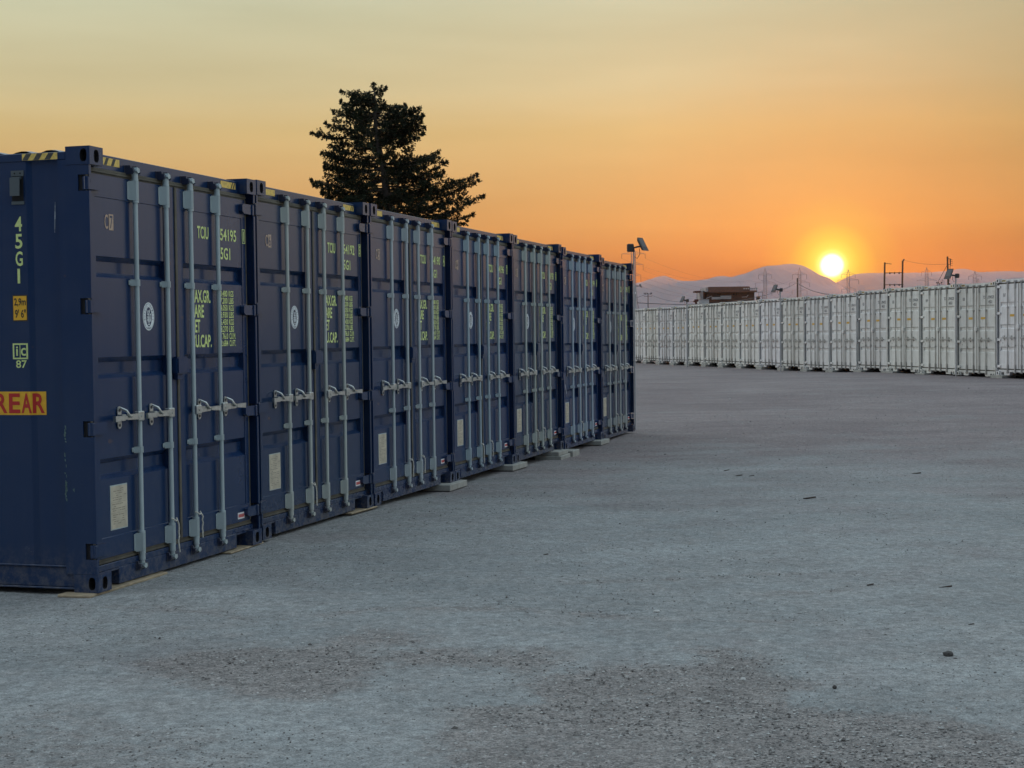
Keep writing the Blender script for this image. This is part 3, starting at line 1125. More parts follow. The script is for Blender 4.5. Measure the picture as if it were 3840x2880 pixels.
            ell(1.0, yy - 0.0010, 0)
            ell(0.91, yy - 0.0016, 1)
            ell(0.885, yy - 0.0022, 0)
            n = 40
            m.add([(cx + 0.040 * math.cos(2 * math.pi * k / n), yy - 0.0028, cz - 0.002 + 0.066 * math.sin(2 * math.pi * k / n)) for k in range(n)], [tuple(range(n))], 1)
            word = "BUREAU VERITAS"
            for k, ch in enumerate(word):
                if ch == ' ':
                    continue
                an = math.radians(196 - 212 * k / (len(word) - 1))
                px_, pz_ = cx + 0.058 * math.cos(an), cz + 0.077 * math.sin(an)
                rot = an - math.pi / 2
                vs, fs = text_shape(ch)
                m.add([(px_ + ((v[0] - .5) * 0.010) * math.cos(rot) - ((v[1] - .5) * 0.015) * math.sin(rot), yy - 0.0028,
                        pz_ + ((v[0] - .5) * 0.010) * math.sin(rot) + ((v[1] - .5) * 0.015) * math.cos(rot)) for v in vs], fs, 1)
            text_front(m, "1828", cx - 0.022, cx + 0.022, cz - 0.086, cz - 0.072, yy - 0.0028, 1)
            yf = yy - 0.0034
            def stroke(pts, wdt):
                for (p, q) in zip(pts, pts[1:]):
                    d = Vector((q[0] - p[0], q[1] - p[1]))
                    nn = Vector((-d.y, d.x)).normalized() * wdt / 2
                    m.add([(cx + p[0] - nn.x, yf, cz + p[1] - nn.y), (cx + q[0] - nn.x, yf, cz + q[1] - nn.y), (cx + q[0] + nn.x, yf, cz + q[1] + nn.y), (cx + p[0] + nn.x, yf, cz + p[1] + nn.y)], [(0, 1, 2, 3)], 0)
            stroke([(0.002, 0.030), (0.000, 0.000), (-0.012, -0.044)], 0.010)
            stroke([(0.001, 0.000), (0.008, -0.044)], 0.009)
            stroke([(0.003, 0.020), (0.012, 0.034), (0.014, 0.048)], 0.006)
            stroke([(-0.002, 0.020), (-0.016, 0.008), (-0.020, 0.044)], 0.006)
            stroke([(-0.028, -0.004), (-0.006, -0.004)], 0.007)
            stroke([(0.010, -0.004), (0.028, -0.004)], 0.007)
            stroke([(-0.024, -0.012), (-0.022, -0.030)], 0.008)
            stroke([(0.020, -0.012), (0.021, -0.036)], 0.011)
            stroke([(0.020, 0.006), (0.022, 0.020)], 0.012)
            stroke([(-0.012, -0.054), (0.014, -0.054)], 0.008)
            m.add([(cx + 0.001 + 0.006 * math.cos(k * math.pi / 5), yf, cz + 0.036 + 0.008 * math.sin(k * math.pi / 5)) for k in range(10)], [tuple(range(10))], 0)
            m.build("inspection_emblem", [M_EMBLEM, M_BLUE], door)
        if blue and s:
            m = MB()
            yt = YD + 0.0015
            for (wd_, e0, z0_, z1_) in (("MAX.GR.", 1.748, 1.910, 2.006), ("TARE", 1.640, 1.800, 1.896), ("NET", 1.578, 1.689, 1.785), ("CU.CAP.", 1.756, 1.577, 1.673)):
                text_front(m, wd_, 1.440, e0, z0_, z1_, yt, 0, 0.025)
            m.build("weight_labels", [M_LIME], door)
            m = MB()
            rows = ("30.480", "67.200", "4.050", "8.930", "26.430", "58.270", "76.0", "2.684")
            unit = ("KGS", "LBS", "KGS", "LBS", "KGS", "LBS", "CU.M.", "CU.FT.")
            for k in range(8):
                zt = 2.010 - k * 0.0545
                nch = len(rows[k].replace('.', '')) + 0.4
                text_front(m, rows[k], 2.030 - nch * 0.0275, 2.030, zt - 0.047, zt, yt, 0, 0.018)
                text_front(m, unit[k], 2.052, 2.052 + (0.080 if len(unit[k]) == 3 else 0.108), zt - 0.047, zt, yt, 0, 0.018)
            m.build("weight_values", [M_LIME], door)
            m = MB()
            m.box(2.136, 2.252, YD - 0.0022, YD - 0.001, 0.222, 0.272, 0)
            xx = 2.148
            for wl in (0.012, 0.008, 0.011, 0.009, 0.012, 0.008, 0.010):
                m.box(xx, xx + wl, YD - 0.0030, YD - 0.0024, 0.234, 0.260, 1)
                xx += wl + 0.004
            m.build("small_sign", [M_SIGN, M_RED], door)
    return root, blue


BLUE_ROOT, _ = make_container('blue')
WHITE_ROOT, _ = make_container('white')
TREES_OF = {}


def place(root, first, x, y, z, th):
    o = root if first else copy_tree(root)
    o.location = (x, y, z)
    o.rotation_euler = (0, 0, th)
    return o


def door_of(root, right):
    ds = [c for c in root.children if c.name.split('.')[0] == 'door']
    key = lambda d: sum(v.co.x for v in d.data.vertices) / len(d.data.vertices)
    ds.sort(key=key)
    return ds[1 if right else 0]


def tint_tree(o, c):
    o.color = (*c, 1)
    for ch in o.children:
        tint_tree(ch, c)


BLUE_INFO = [
    ("C7", "954195", "1", "navy blue container nearest the camera, door mark C7, amber REAR sign on its side wall"),
    ("C6", "954192", "5", "navy blue container marked C6, right beside the one with the REAR sign"),
    ("C5", "954190", "4", "navy blue container numbered 954190, third along the row, partly in front of the tree"),
    ("C4", "954196", "7", "navy blue container numbered 954196, middle one of the seven in the row"),
    ("C3", "954193", "0", "navy blue container whose right corner rests on a double stack of concrete pavers"),
    ("C2", "954194", "6", "navy blue container with a short white scratch on its left door, last but one"),
    ("C1", "954191", "0", "navy blue container at the far end of the row, below the tall floodlight")]
blue_objs = []
BLUE_TINT = [(1, 1, 1), (1.12, 1.02, 0.92), (1.05, 1.0, 1.0), (0.9, 0.96, 1.02), (1.15, 1.06, 0.95), (1.0, 1.02, 1.12), (1.08, 0.98, 0.92)]
for i, (x, y, z) in enumerate(BLUE_AT):
    o = place(BLUE_ROOT, i == 0, x, y, z, BLUE_TH)
    tint_tree(o, BLUE_TINT[i])
    blue_objs.append(o)
for i, o in enumerate(blue_objs):
    mark, num, chk, lab = BLUE_INFO[i]
    tag(o, lab, "shipping container", "blue shipping containers in the row at left")
    yt = YD + 0.0015
    dl, dr = door_of(o, False), door_of(o, True)
    m = MB()
    text_front(m, mark[0], 0.268, 0.312, 2.380, 2.476, yt, 0, 0.01)
    m.box(0.322, 0.378, yt - 0.0002, yt + 0.0014, 2.374, 2.480, 0)
    text_front(m, mark[1], 0.332, 0.368, 2.384, 2.470, yt - 0.0010, 1, 0.01)
    m.build("row_mark", [M_TAN, M_BLUE], dl)
    m = MB()
    text_front(m, "TCIU", 1.557, 1.735, 2.388, 2.482, yt, 0, 0.018)
    m.build("owner_code", [M_LIME], dr)
    m = MB()
    text_front(m, num, 1.868, 2.198, 2.392, 2.484, yt, 0, 0.018)
    m.build("serial_number", [M_LIME], dr)
    m = MB()
    text_front(m, "45G1", 1.868, 2.090, 2.248, 2.340, yt, 0, 0.018)
    m.build("size_code", [M_LIME], dr)
    m = MB()
    q0, q1, r0, r1, t = 2.294, 2.346, 2.388, 2.500, 0.006
    y1, y2 = YD - 0.0020, YD - 0.0008
    m.box(q0, q1, y1, y2, r0, r0 + t); m.box(q0, q1, y1, y2, r1 - t, r1)
    m.box(q0, q0 + t, y1, y2, r0 + t, r1 - t); m.box(q1 - t, q1, y1, y2, r0 + t, r1 - t)
    dd = 0.020 if chk == '1' else 0.013
    text_front(m, chk, q0 + dd, q1 - dd, r0 + 0.016, r1 - 0.016, y1, 0, 0.01 if chk == '1' else 0.02)
    m.build("check_digit", [M_LIME], dr)
    # cords looped round the two middle bars, hanging a little differently each time
    rnd = random.Random(40 + i)
    for k, d in ((1, dl), (2, dr)):
        if (i, k) in ((1, 2), (5, 2)):
            continue
        bxx = BARS[k]
        zb = 0.345 + rnd.uniform(-0.01, 0.02)
        pts = [(bxx - 0.032, 0.020, zb + 0.02)]
        pts += [(bxx + 0.032 * math.sin(t), 0.026 - 0.034 * math.cos(t), zb + 0.02 - 0.03 * (1 - abs(math.sin(t)))) for t in (-0.9, -0.3, 0.4, 1.1)]
        L_ = rnd.uniform(0.17, 0.24)
        for q in range(1, 9):
            pts.append((bxx + 0.030 + rnd.uniform(-0.004, 0.006), -0.006 + rnd.uniform(-0.003, 0.003), zb - L_ * q / 8))
        MB().tube(pts, 0.0055, 6).build("seal_cord", [M_ROPE], d)
# the short scratch on the last container but one
m = MB()
m.prism([(0.27, 0.93), (0.285, 0.93), (0.355, 0.80), (0.34, 0.80)], 'y', YD + 0.002, YD + 0.0032)
m.build("scratch_mark", [M_SIGN], door_of(blue_objs[5], False))

# side-wall markings of the first container
C1 = blue_objs[0]
for c in C1.children:
    if c.name.startswith("reflective_tape") and c.data.vertices[0].co.x < 1.0:
        m = MB()
        m.box(0.285, 0.500, 0.0785, 0.0797, 2.806, 2.856, 0)
        for q in (0.302, 0.390):
            m.prism([(q, 2.807), (q + 0.034, 2.807), (q + 0.064, 2.855), (q + 0.030, 2.855)], 'y', 0.0777, 0.0783, 1)
        c.data = m.mesh("reflective_tape", [M_TAPE, M_TAPEBLK])


def side_pt(l, z, off=0.0015):
    return (wall_x(l) - off, l, z)


def text_side(mb, s, l_left, l_right, z0, z1, mat, off=0.0018, weight=0.0):
    l_left, l_right = l_left - 0.012, l_right - 0.012
    vs, fs = text_shape(s, weight)
    bm = bmesh.new()
    bv = [bm.verts.new((l_left + (l_right - l_left) * v[0], z0 + v[1] * (z1 - z0), 0)) for v in vs]
    for f in fs:
        try:
            bm.faces.new([bv[i] for i in f])
        except ValueError:
            pass
    for cut in (0.445, 0.480):
        bmesh.ops.bisect_plane(bm, geom=list(bm.verts) + list(bm.edges) + list(bm.faces), plane_co=(cut, 0, 0), plane_no=(1, 0, 0))
    bm.verts.index_update()
    mb.add([side_pt(v.co.x, v.co.y, off) for v in bm.verts], [[v.index for v in f.verts] for f in bm.faces], mat)
    bm.free()


def sheet_side(mb, l_left, l_right, z0, z1, mat, off=0.0012):
    l_left, l_right = l_left - 0.012, l_right - 0.012
    ls = sorted({l_left, l_right} | {c for c in (0.445, 0.480) if l_right < c < l_left}, reverse=True)
    for a, b in zip(ls, ls[1:]):
        mb.add([side_pt(a, z0, off), side_pt(b, z0, off), side_pt(b, z1, off), side_pt(a, z1, off)], [(0, 1, 2, 3)], mat)


m = MB()
for k, ch in enumerate("45G1"):
    zt = 2.457 - k * 0.1135
    wl = 0.054 if ch != '1' else 0.019
    text_side(m, ch, 0.581 - (0.012 if ch == '1' else 0), 0.581 - (0.012 if ch == '1' else 0) - wl, zt - 0.096, zt, 0, weight=0.02)
m.build("size_code", [M_LIME], C1)
m = MB()
sheet_side(m, 0.612, 0.500, 1.772, 1.946, 1, 0.0010)
sheet_side(m, 0.606, 0.506, 1.780, 1.938, 0, 0.0018)
text_side(m, "2,9m", 0.599, 0.511, 1.868, 1.924, 1, 0.0026, 0.02)
text_side(m, "9' 6\"", 0.594, 0.512, 1.794, 1.850, 1, 0.0026, 0.02)
m.build("height_sticker", [M_AMBER, M_BLK], C1)
m = MB()
sheet_side(m, 0.618, 0.504, 1.524, 1.628, 0, 0.0010)
sheet_side(m, 0.606, 0.566, 1.534, 1.618, 1, 0.0018)
sheet_side(m, 0.560, 0.516, 1.534, 1.618, 1, 0.0018)
text_side(m, "i", 0.592, 0.578, 1.546, 1.608, 0, 0.0026, 0.02)
text_side(m, "c", 0.556, 0.518, 1.546, 1.598, 0, 0.0026, 0.012)
text_side(m, "87", 0.595, 0.514, 1.466, 1.517, 0, 0.0016, 0.012)
m.build("approval_mark", [M_LIME, M_BLUE], C1)
m = MB()
sheet_side(m, 0.960, 0.386, 1.157, 1.311, 0, 0.0014)
for ch, a, b in (("R", 0.755, 0.668), ("E", 0.655, 0.570), ("A", 0.560, 0.485), ("R", 0.480, 0.398)):
    text_side(m, ch, a, b, 1.169, 1.299, 1, 0.0030, 0.024)
m.build("rear_sign", [M_AMBER, M_RED], C1)
m = MB()
m.rbox(0.004, 0.0085, 0.493, 0.588, 2.720, 2.756, 0.001)
m.rbox(0.004, 0.0085, 0.493, 0.588, 2.535, 2.556, 0.001)
m.prism([(0.0085, 2.716), (-0.020, 2.708), (-0.022, 2.590), (-0.016, 2.590), (-0.012, 2.70), (0.0085, 2.70)], 'y', 0.510, 0.582)
m.box(0.0062, 0.0085, 0.498, 0.584, 2.557, 2.719, 1)
for l in (0.518, 0.560):
    m.tube([(0.0025, l, 2.738), (0.0045, l, 2.738)], 0.006, 8, 1)
m.build("vent_cover", [M_VENT, M_BLACK], C1)
m = MB()
xx = 0.0025
m.box(xx, xx + 0.001, 0.238, 0.500, 2.818, 2.862, 0)
for a in (0.262, 0.345, 0.428):
    m.add([(xx - 0.0006, a + 0.03, 2.819), (xx - 0.0006, a, 2.861), (xx - 0.0006, a + 0.042, 2.861), (xx - 0.0006, a + 0.072, 2.819)], [(0, 1, 2, 3)], 1)
m.build("hazard_tape", [M_TAPE, M_TAPEBLK], C1)
m = MB()
rnd = random.Random(3)
for (l0, z0, l1, z1, w0, k) in ((0.276, 2.545, 0.284, 2.345, 0.006, 0),):
    n = 9
    for q in range(n):
        a, b = q / n, (q + 1) / n
        wq = w0 * (0.4 + 0.9 * math.sin(math.pi * (a + .05))) * rnd.uniform(.6, 1.2)
        la, lb = l0 + (l1 - l0) * a, l0 + (l1 - l0) * b
        za, zb = z0 + (z1 - z0) * a, z0 + (z1 - z0) * b
        m.add([(0.0265, la - wq / 2, za), (0.0265, la + wq / 2, za), (0.0265, lb + wq / 2, zb), (0.0265, lb - wq / 2, zb)], [(0, 1, 2, 3)], k)
for q in range(34):
    zz = rnd.choice([rnd.uniform(0.62, 1.09), rnd.uniform(0.60, 0.72)])
    ll = 0.225 + rnd.uniform(-0.005, 0.007)
    if rnd.random() < 0.2:
        ll, zz = 0.165 + rnd.uniform(-.012, .012), 0.655 + rnd.uniform(-.02, .02)
    a, b = rnd.uniform(.002, .007), rnd.uniform(.004, .016)
    m.add([(0.0030, ll - a, zz - b), (0.0030, ll + a * .6, zz - b * .7), (0.0030, ll + a, zz + b), (0.0030, ll - a * .7, zz + b * .8)], [(0, 1, 2, 3)], 1)
m.build("scuff_marks", [M_PRIMER, M_GREENP], C1)

WHITE_LAB = [
    "white container mostly hidden behind the right edge of the blue row",
    "whole white container nearest the blue row, below the small T-shaped pole",
    "white container left of the one that ends at the leftmost thin floodlight pole",
    "white container whose right corner has the leftmost thin floodlight pole",
    "white container just right of the leftmost thin floodlight pole",
    "white container under the left end of the brown building",
    "white container under the white balcony of the brown building",
    "white container under the right half of the brown building's roof",
    "white container below the lattice pylon that stands right of the brown building",
    "white container just right of the middle thin floodlight pole, below the timber post",
    "white container just left of the one right below the setting sun",
    "white container right below the setting sun",
    "white container just right of the one below the setting sun",
    "white container under the H-shaped pair of timber poles",
    "white container marked B19 under the single tall timber pole",
    "white container marked B18 just right of the tallest floodlight pole",
    "white container marked B17, cut off at the right edge of the photo"]
white_objs = []
for i, (x, y, z) in enumerate(WHITE_AT):
    white_objs.append(place(WHITE_ROOT, i == 0, x, y, z, WHITE_TH))
    q = random.Random(70 + i)
    v = q.uniform(0.86, 1.02)
    tint_tree(white_objs[-1], (v, v * q.uniform(0.985, 1.0), v * q.uniform(0.94, 1.01)))
for i, o in enumerate(white_objs):
    tag(o, WHITE_LAB[i], "shipping container", "white shipping containers in the row at right")
    mark = "B%d" % (17 + (16 - i))
    yt = YD + 0.0015
    m = MB()
    text_front(m, mark, 0.330, 0.455, 2.350, 2.450, yt, 0, 0.015)
    m.build("row_mark", [M_DARKTXT], door_of(o, False))
    m = MB()
    nums = {16: "954327", 15: "954323", 14: "954320", 13: "954324", 12: "954322"}
    num = nums.get(i, "9543%02d" % (40 - i * 2))
    text_front(m, "TCIU", 1.600, 1.775, 2.385, 2.480, yt, 0, 0.018)
    m.build("owner_code", [M_DARKTXT], door_of(o, True))
    m = MB()
    text_front(m, num, 1.925, 2.262, 2.385, 2.480, yt, 0, 0.018)
    m.build("serial_number", [M_DARKTXT], door_of(o, True))
    m = MB()
    text_front(m, "45G1", 1.930, 2.150, 2.240, 2.335, yt, 0, 0.018)
    m.build("size_code", [M_DARKTXT], door_of(o, True))


# ------------------------------------------------------------------ pavers and boards under the corners
def slab(name, cx, cy, z0, z1, sx, sy, th, mat, label, cat, group=None, seed=0):
    m = MB()
    m.rbox(-sx / 2, sx / 2, -sy / 2, sy / 2, 0, z1 - z0, 0.006)
    o = m.build(name, [mat])
    o.location = (cx, cy, z0)
    o.rotation_euler = (0, 0, th)
    tag(o, label, cat, group)
    return o


def blue_pt(i, u, dep):
    x, y, z = BLUE_AT[i]
    p = Vector((x, y)) + bd * u + bn * dep
    return p.x, p.y, z


GP = "concrete pavers under the blue containers"
x, y, z = blue_pt(0, 0.42, 0.13)
slab("wooden_board", x, y, z - 0.022, z - 0.001, 1.02, 0.24, BLUE_TH, M_WOOD, "weathered wooden board under the near corner of the container with the REAR sign", "board")
x, y, z = blue_pt(0, 2.20, 0.14)
slab("wooden_board", x, y, z - 0.016, z - 0.001, 0.62, 0.26, BLUE_TH + 0.03, M_WOOD, "thin wooden board between the containers marked C7 and C6", "board")
x, y, z = blue_pt(1, 2.22, 0.14)
slab("wooden_board", x, y, z - 0.018, z - 0.001, 0.60, 0.28, BLUE_TH - 0.04, M_WOOD, "thin wooden board between the containers marked C6 and C5", "board")
x, y, z = blue_pt(2, 2.36, 0.10)
slab("concrete_paver", x, y, z - 0.070, z - 0.001, 0.62, 0.34, BLUE_TH + 0.01, M_CONC, "concrete paver under the joint of the third and fourth blue containers", "paver", GP)
x, y, z = blue_pt(3, 2.40, 0.10)
slab("concrete_paver", x, y, z - 0.068, z - 0.001, 0.62, 0.34, BLUE_TH - 0.02, M_CONC, "concrete paver under the joint of the fourth and fifth blue containers", "paver", GP)
x, y, z = blue_pt(4, 2.12, 0.10)
slab("concrete_paver", x, y, z - 0.059, z - 0.001, 0.54, 0.36, BLUE_TH, M_CONC, "upper slab of the two pavers stacked under a blue container corner", "paver", GP)
slab("concrete_paver", x + 0.02, y - 0.01, z - 0.119, z - 0.060, 0.58, 0.38, BLUE_TH + 0.02, M_CONC, "lower slab of the two pavers stacked under a blue container corner", "paver", GP)
x, y, z = blue_pt(5, 0.16, 0.06)
slab("concrete_paver", x, y, z - 0.095, z - 0.001, 0.40, 0.36, BLUE_TH, M_CONC, "single paver just right of the two stacked pavers", "paver", GP)
x, y, z = blue_pt(5, 2.24, 0.10)
slab("concrete_paver", x, y, z - 0.068, z - 0.001, 0.60, 0.36, BLUE_TH, M_CONC, "paver under the joint of the last two blue containers", "paver", GP)

GW = "concrete pavers under the white containers"
PAV_AT = ["at the far end by the blue row", "second joint from the blue row", "third joint from the blue row", "left of the leftmost floodlight pole",
          "at the leftmost floodlight pole", "right of the leftmost floodlight pole", "below the building's left end", "below the building's balcony",
          "below the building's roof end", "at the middle floodlight pole", "right of the middle floodlight pole", "left of the sun", "right of the sun",
          "below the left pole of the H-frame", "left of the container marked B19", None, "left of the container marked B17"]
for i in range(17):
    if PAV_AT[i] is None:
        continue
    x, y, z = WHITE_AT[i]
    gz = ground_z(x, y)
    p = Vector((x, y)) + wd * 0.22 + wn * 0.10
    t = max(0.03, z - gz + 0.01)
    wq = 0.70 if i not in (13,) else 0.95
    slab("concrete_paver", p.x, p.y, z - t, z - 0.001, wq, 0.44, WHITE_TH, M_CONC, "flat concrete paver under a white container joint " + PAV_AT[i], "paver", GW)

# ------------------------------------------------------------------ floodlights
def flood_head(root, c, size, toward, tilt, mat_h=M_LAMP, bracket=True):
    """A flat floodlight: tapered housing, glass, bracket; c = centre, toward = heading of the beam."""
    t = Vector((toward[0], toward[1], 0)).normalized()
    side = Vector((-t.y, t.x, 0))
    up = (Vector((0, 0, 1)) * math.cos(tilt) + t * -math.sin(tilt)).normalized()
    fwd = side.cross(up) * -1
    if fwd.dot(t) < 0:
        fwd = -fwd
    def P(a, b, d):
        return Vector(c) + side * a * size + up * b * size + fwd * d * size
    m = MB()
    vs = [P(a, b, d) for d, k in ((0.0, 1.0), (-0.16, 0.72)) for a, b in ((-.36 * k, -.5 * k), (.36 * k, -.5 * k), (.36 * k, .5 * k), (-.36 * k, .5 * k))]
    m.add(vs, [(0, 1, 2, 3), (7, 6, 5, 4), (0, 4, 5, 1), (1, 5, 6, 2), (2, 6, 7, 3), (3, 7, 4, 0)], 0)
    m.build("lamp_housing", [mat_h], root)
    m = MB()
    vs = [P(a, b, d) for d in (0.012, 0.004) for a, b in ((-.25, -.20), (.25, -.20), (.25, .42), (-.25, .42))]
    m.add(vs, [(0, 1, 2, 3), (7, 6, 5, 4), (0, 4, 5, 1), (1, 5, 6, 2), (2, 6, 7, 3), (3, 7, 4, 0)], 0)
    m.build("lamp_glass", [M_LED], root)
    return P


def floodlight(px, ytop, ybase_z, dist, size, head_dx, toward, label, r=0.022, mat=M_PIPE, box=True, group=None):
    top = at(px, ytop, dist)
    gz = ground_z(top.x, top.y) if ybase_z is None else ybase_z
    root = empty("floodlight_pole", (top.x, top.y, gz))
    hgt = top.z - gz
    MB().tube([(0, 0, 0), (0, 0, hgt)], r, 10).build("pole", [mat], root)
    m = MB()
    sgn = 1 if head_dx > 0 else -1
    m.tube([(0, 0, hgt - 0.02), (0, 0, hgt + 0.05), (head_dx * 0.5, -0.01, hgt + 0.07), (head_dx * 0.8, -0.02, hgt + 0.07)], r * 1.15, 8)
    if box:
        m.rbox(-0.07 - 0.05 * sgn, 0.05 - 0.05 * sgn, -0.06, 0.05, hgt - 0.02, hgt + 0.12, 0.015)
    m.build("bracket", [M_LAMP], root)
    flood_head(root, (head_dx, -0.03, hgt + 0.11), size, toward, math.radians(28))
    # loose loop of cable
    m = MB()
    m.tube([(0.01, 0.02, hgt - 0.10), (0.06 * sgn, 0.02, hgt - 0.14), (0.11 * sgn, 0.0, hgt - 0.06), (0.10 * sgn, 0.0, hgt + 0.04)], 0.006, 6)
    m.build("cable_loop", [M_WIRE], root)
    return tag(root, label, "floodlight", group)


GF = "floodlights on thin poles along the white row"
floodlight(2376.5, 940, None, 27.2, 0.27, 0.165, (0.9, -0.6), "large floodlight on a pole rising behind the far end of the blue row", 0.014)
floodlight(2575.5, 1131, None, 72.95, 0.33, -0.22, (-0.9, -0.5), "thin pale pole with a small floodlight, leftmost along the white row", 0.035, group=GF)
floodlight(2925.5, 1092, None, 60.85, 0.34, -0.24, (-0.9, -0.5), "thin pale pole with a small floodlight, between the building and the sun", 0.030, group=GF)
floodlight(3584.5, 1040, None, 48.70, 0.37, -0.24, (-0.9, -0.5), "thin pale pole with the largest floodlight of the white row, left of container B18", 0.024, group=GF)

# concrete lamp post behind the far end of the blue row
p = at(2383, 1072, 112)
root = empty("lamp_post", (p.x, p.y, -1.72))
h = p.z + 1.72
MB().tube([(0, 0, 0), (0, 0, h)], [0.10, 0.07], 10).build("pole", [M_PIPE], root)
MB().tube([(-0.1, 0, h - 0.02), (0.30, 0, h - 0.01), (0.36, 0, h)], 0.03, 8).build("arm", [M_STEELD], root)
flood_head(root, (0.40, -0.03, h + 0.0), 0.30, (0.9, -0.5), math.radians(28))
m = MB(); m.rbox(-0.22, 0.02, -0.2, -0.08, h - 0.62, h - 0.45, 0.03); m.build("junction_box", [M_SIGN], root)
tag(root, "grey concrete lamp post with one small lamp, at the right edge of the blue row", "lamp post")

# ------------------------------------------------------------------ poles
def pole(px, ytop, dist, r, label, mat=M_POLE, lean=0.0, group=None, name="utility_pole"):
    p = at(px, ytop, dist)
    root = empty(name, (p.x, p.y, -1.72))
    h = p.z + 1.72
    MB().tube([(lean, 0, 0), (lean * .5, 0, h * .5), (0, 0, h)], [r * 1.15, r * 1.05, r * 0.9], 10).build("pole", [mat], root)
    tag(root, label, "utility pole", group)
    return root, h, p


GPOLE = "timber utility poles behind the white row"
# H-frame: two poles tied together by braces with insulators
pl, pr = at(3318, 984, 205), at(3385, 978, 205)
root = empty("double_utility_pole", (pl.x, pl.y, -1.72))
hl, hr = pl.z + 1.72, pr.z + 1.72
dx, dy = pr.x - pl.x, pr.y - pl.y
MB().tube([(-0.22, 0, 0), (0, 0, hl)], [0.14, 0.115], 10).build("pole", [M_POLE], root)
MB().tube([(dx - 0.18, dy, 0), (dx, dy, hr)], [0.14, 0.115], 10).build("pole", [M_POLE], root)
for yy in (1023.5, 1068):
    zz = at(3350, yy, 205).z + 1.72
    MB().tube([(-0.1, -0.14, zz), (dx + 0.05, dy - 0.14, zz + 0.02)], 0.045, 8).build("crossarm", [M_POLE], root)
    for k in range(3):
        xx = dx * (0.26 + 0.26 * k)
        MB().tube([(xx, dy * .5 - 0.2, zz - 0.16), (xx, dy * .5 - 0.2, zz - 0.08), (xx, dy * .5 - 0.2, zz + 0.12)], [0.05, 0.11, 0.05], 8).build("insulator", [M_STEELD], root)
m = MB(); m.tube([(dx, dy, hr - 0.1), (dx + 0.12, dy, hr + 0.1), (dx + 0.24, dy, hr + 0.20)], [0.09, 0.10, 0.07], 8); m.build("pole_top_insulator", [M_STEELD], root)
m = MB()
m.tube([(0.08 + k * 0.055, 0, hl - 0.11 - k * 0.008) for k in range(16)], [0.025 + 0.035 * (k % 4 in (1, 2)) for k in range(16)], 6)
m.build("string_insulator", [M_STEELD], root)
tag(root, "pair of timber poles joined by two crossbars into an H, right of the sun", "utility pole", GPOLE)

root, h, p = pole(3553, 962, 195, 0.125, "single tall timber pole with a column of insulators on its right side", lean=0.25, group=GPOLE)
m = MB()
m.tube([(0.34, -0.05, h - 1.15), (0.34, -0.05, h - 0.28)], [0.06, 0.08], 8)
m.build("insulator_post", [M_STEELD], root)
for k in range(4):
    zz = h - 0.38 - k * 0.24
    MB().tube([(0.36, -0.05, zz + 0.05), (0.52, -0.05, zz), (0.62, -0.05, zz - 0.10)], 0.030, 6).build("insulator", [M_STEELD], root)
for zz in (h - 0.25, h - 1.0):
    MB().tube([(0.05, -0.05, zz), (0.36, -0.05, zz - 0.06)], 0.035, 6).build("bracket", [M_STEELD], root)
MB().tube([(0.34, -0.05, h - 1.1), (0.24, -0.05, h - 2.2), (0.2, -0.05, h - 3.2)], 0.03, 6).build("cable", [M_WIRE], root)
q = at(3516, 1060, 195)
MB().tube([(-0.05, 0, h - 1.1), (q.x - p.x, 0, q.z + 1.72), (q.x - p.x - 1.0, 0, 0)], 0.028, 6).build("guy_wire", [M_WIRE], root)
for zz in (h - 3.55,):
    m = MB(); m.rbox(0.12, 0.34, -0.1, 0.1, zz - 0.15, zz + 0.15, 0.02); m.build("switch_box", [M_STEELD], root)

root, h, p = pole(2990, 1043, 240, 0.10, "lone timber post left of the sun holding a cable on each side", group=GPOLE)


def t_pole(px, ytop, dist, span, label, two=True):
    root, h, p = pole(px, ytop + 5, dist, 0.10, label, group="small T-shaped line poles", mat=M_STEELD)
    for zz in ((h + 0.05, h - 0.45) if two else (h,)):
        MB().tube([(-span / 2, 0, zz), (span / 2, 0, zz)], 0.055, 6).build("crossarm", [M_STEELD], root)
    for k in (-0.46, -0.28, -0.1, 0.34, 0.46):
        MB().tube([(k * span, 0, h + 0.06), (k * span, 0, h + 0.22), (k * span, 0, h + 0.34)], [0.06, 0.10, 0.05], 6).build("insulator", [M_STEELD], root)
    return root


t_pole(2430, 1098, 330, 1.75, "small T-shaped line pole between the blue row and the brown building")
t_pole(3522, 1058, 330, 1.25, "small T-shaped line pole just left of the single tall timber pole", True)

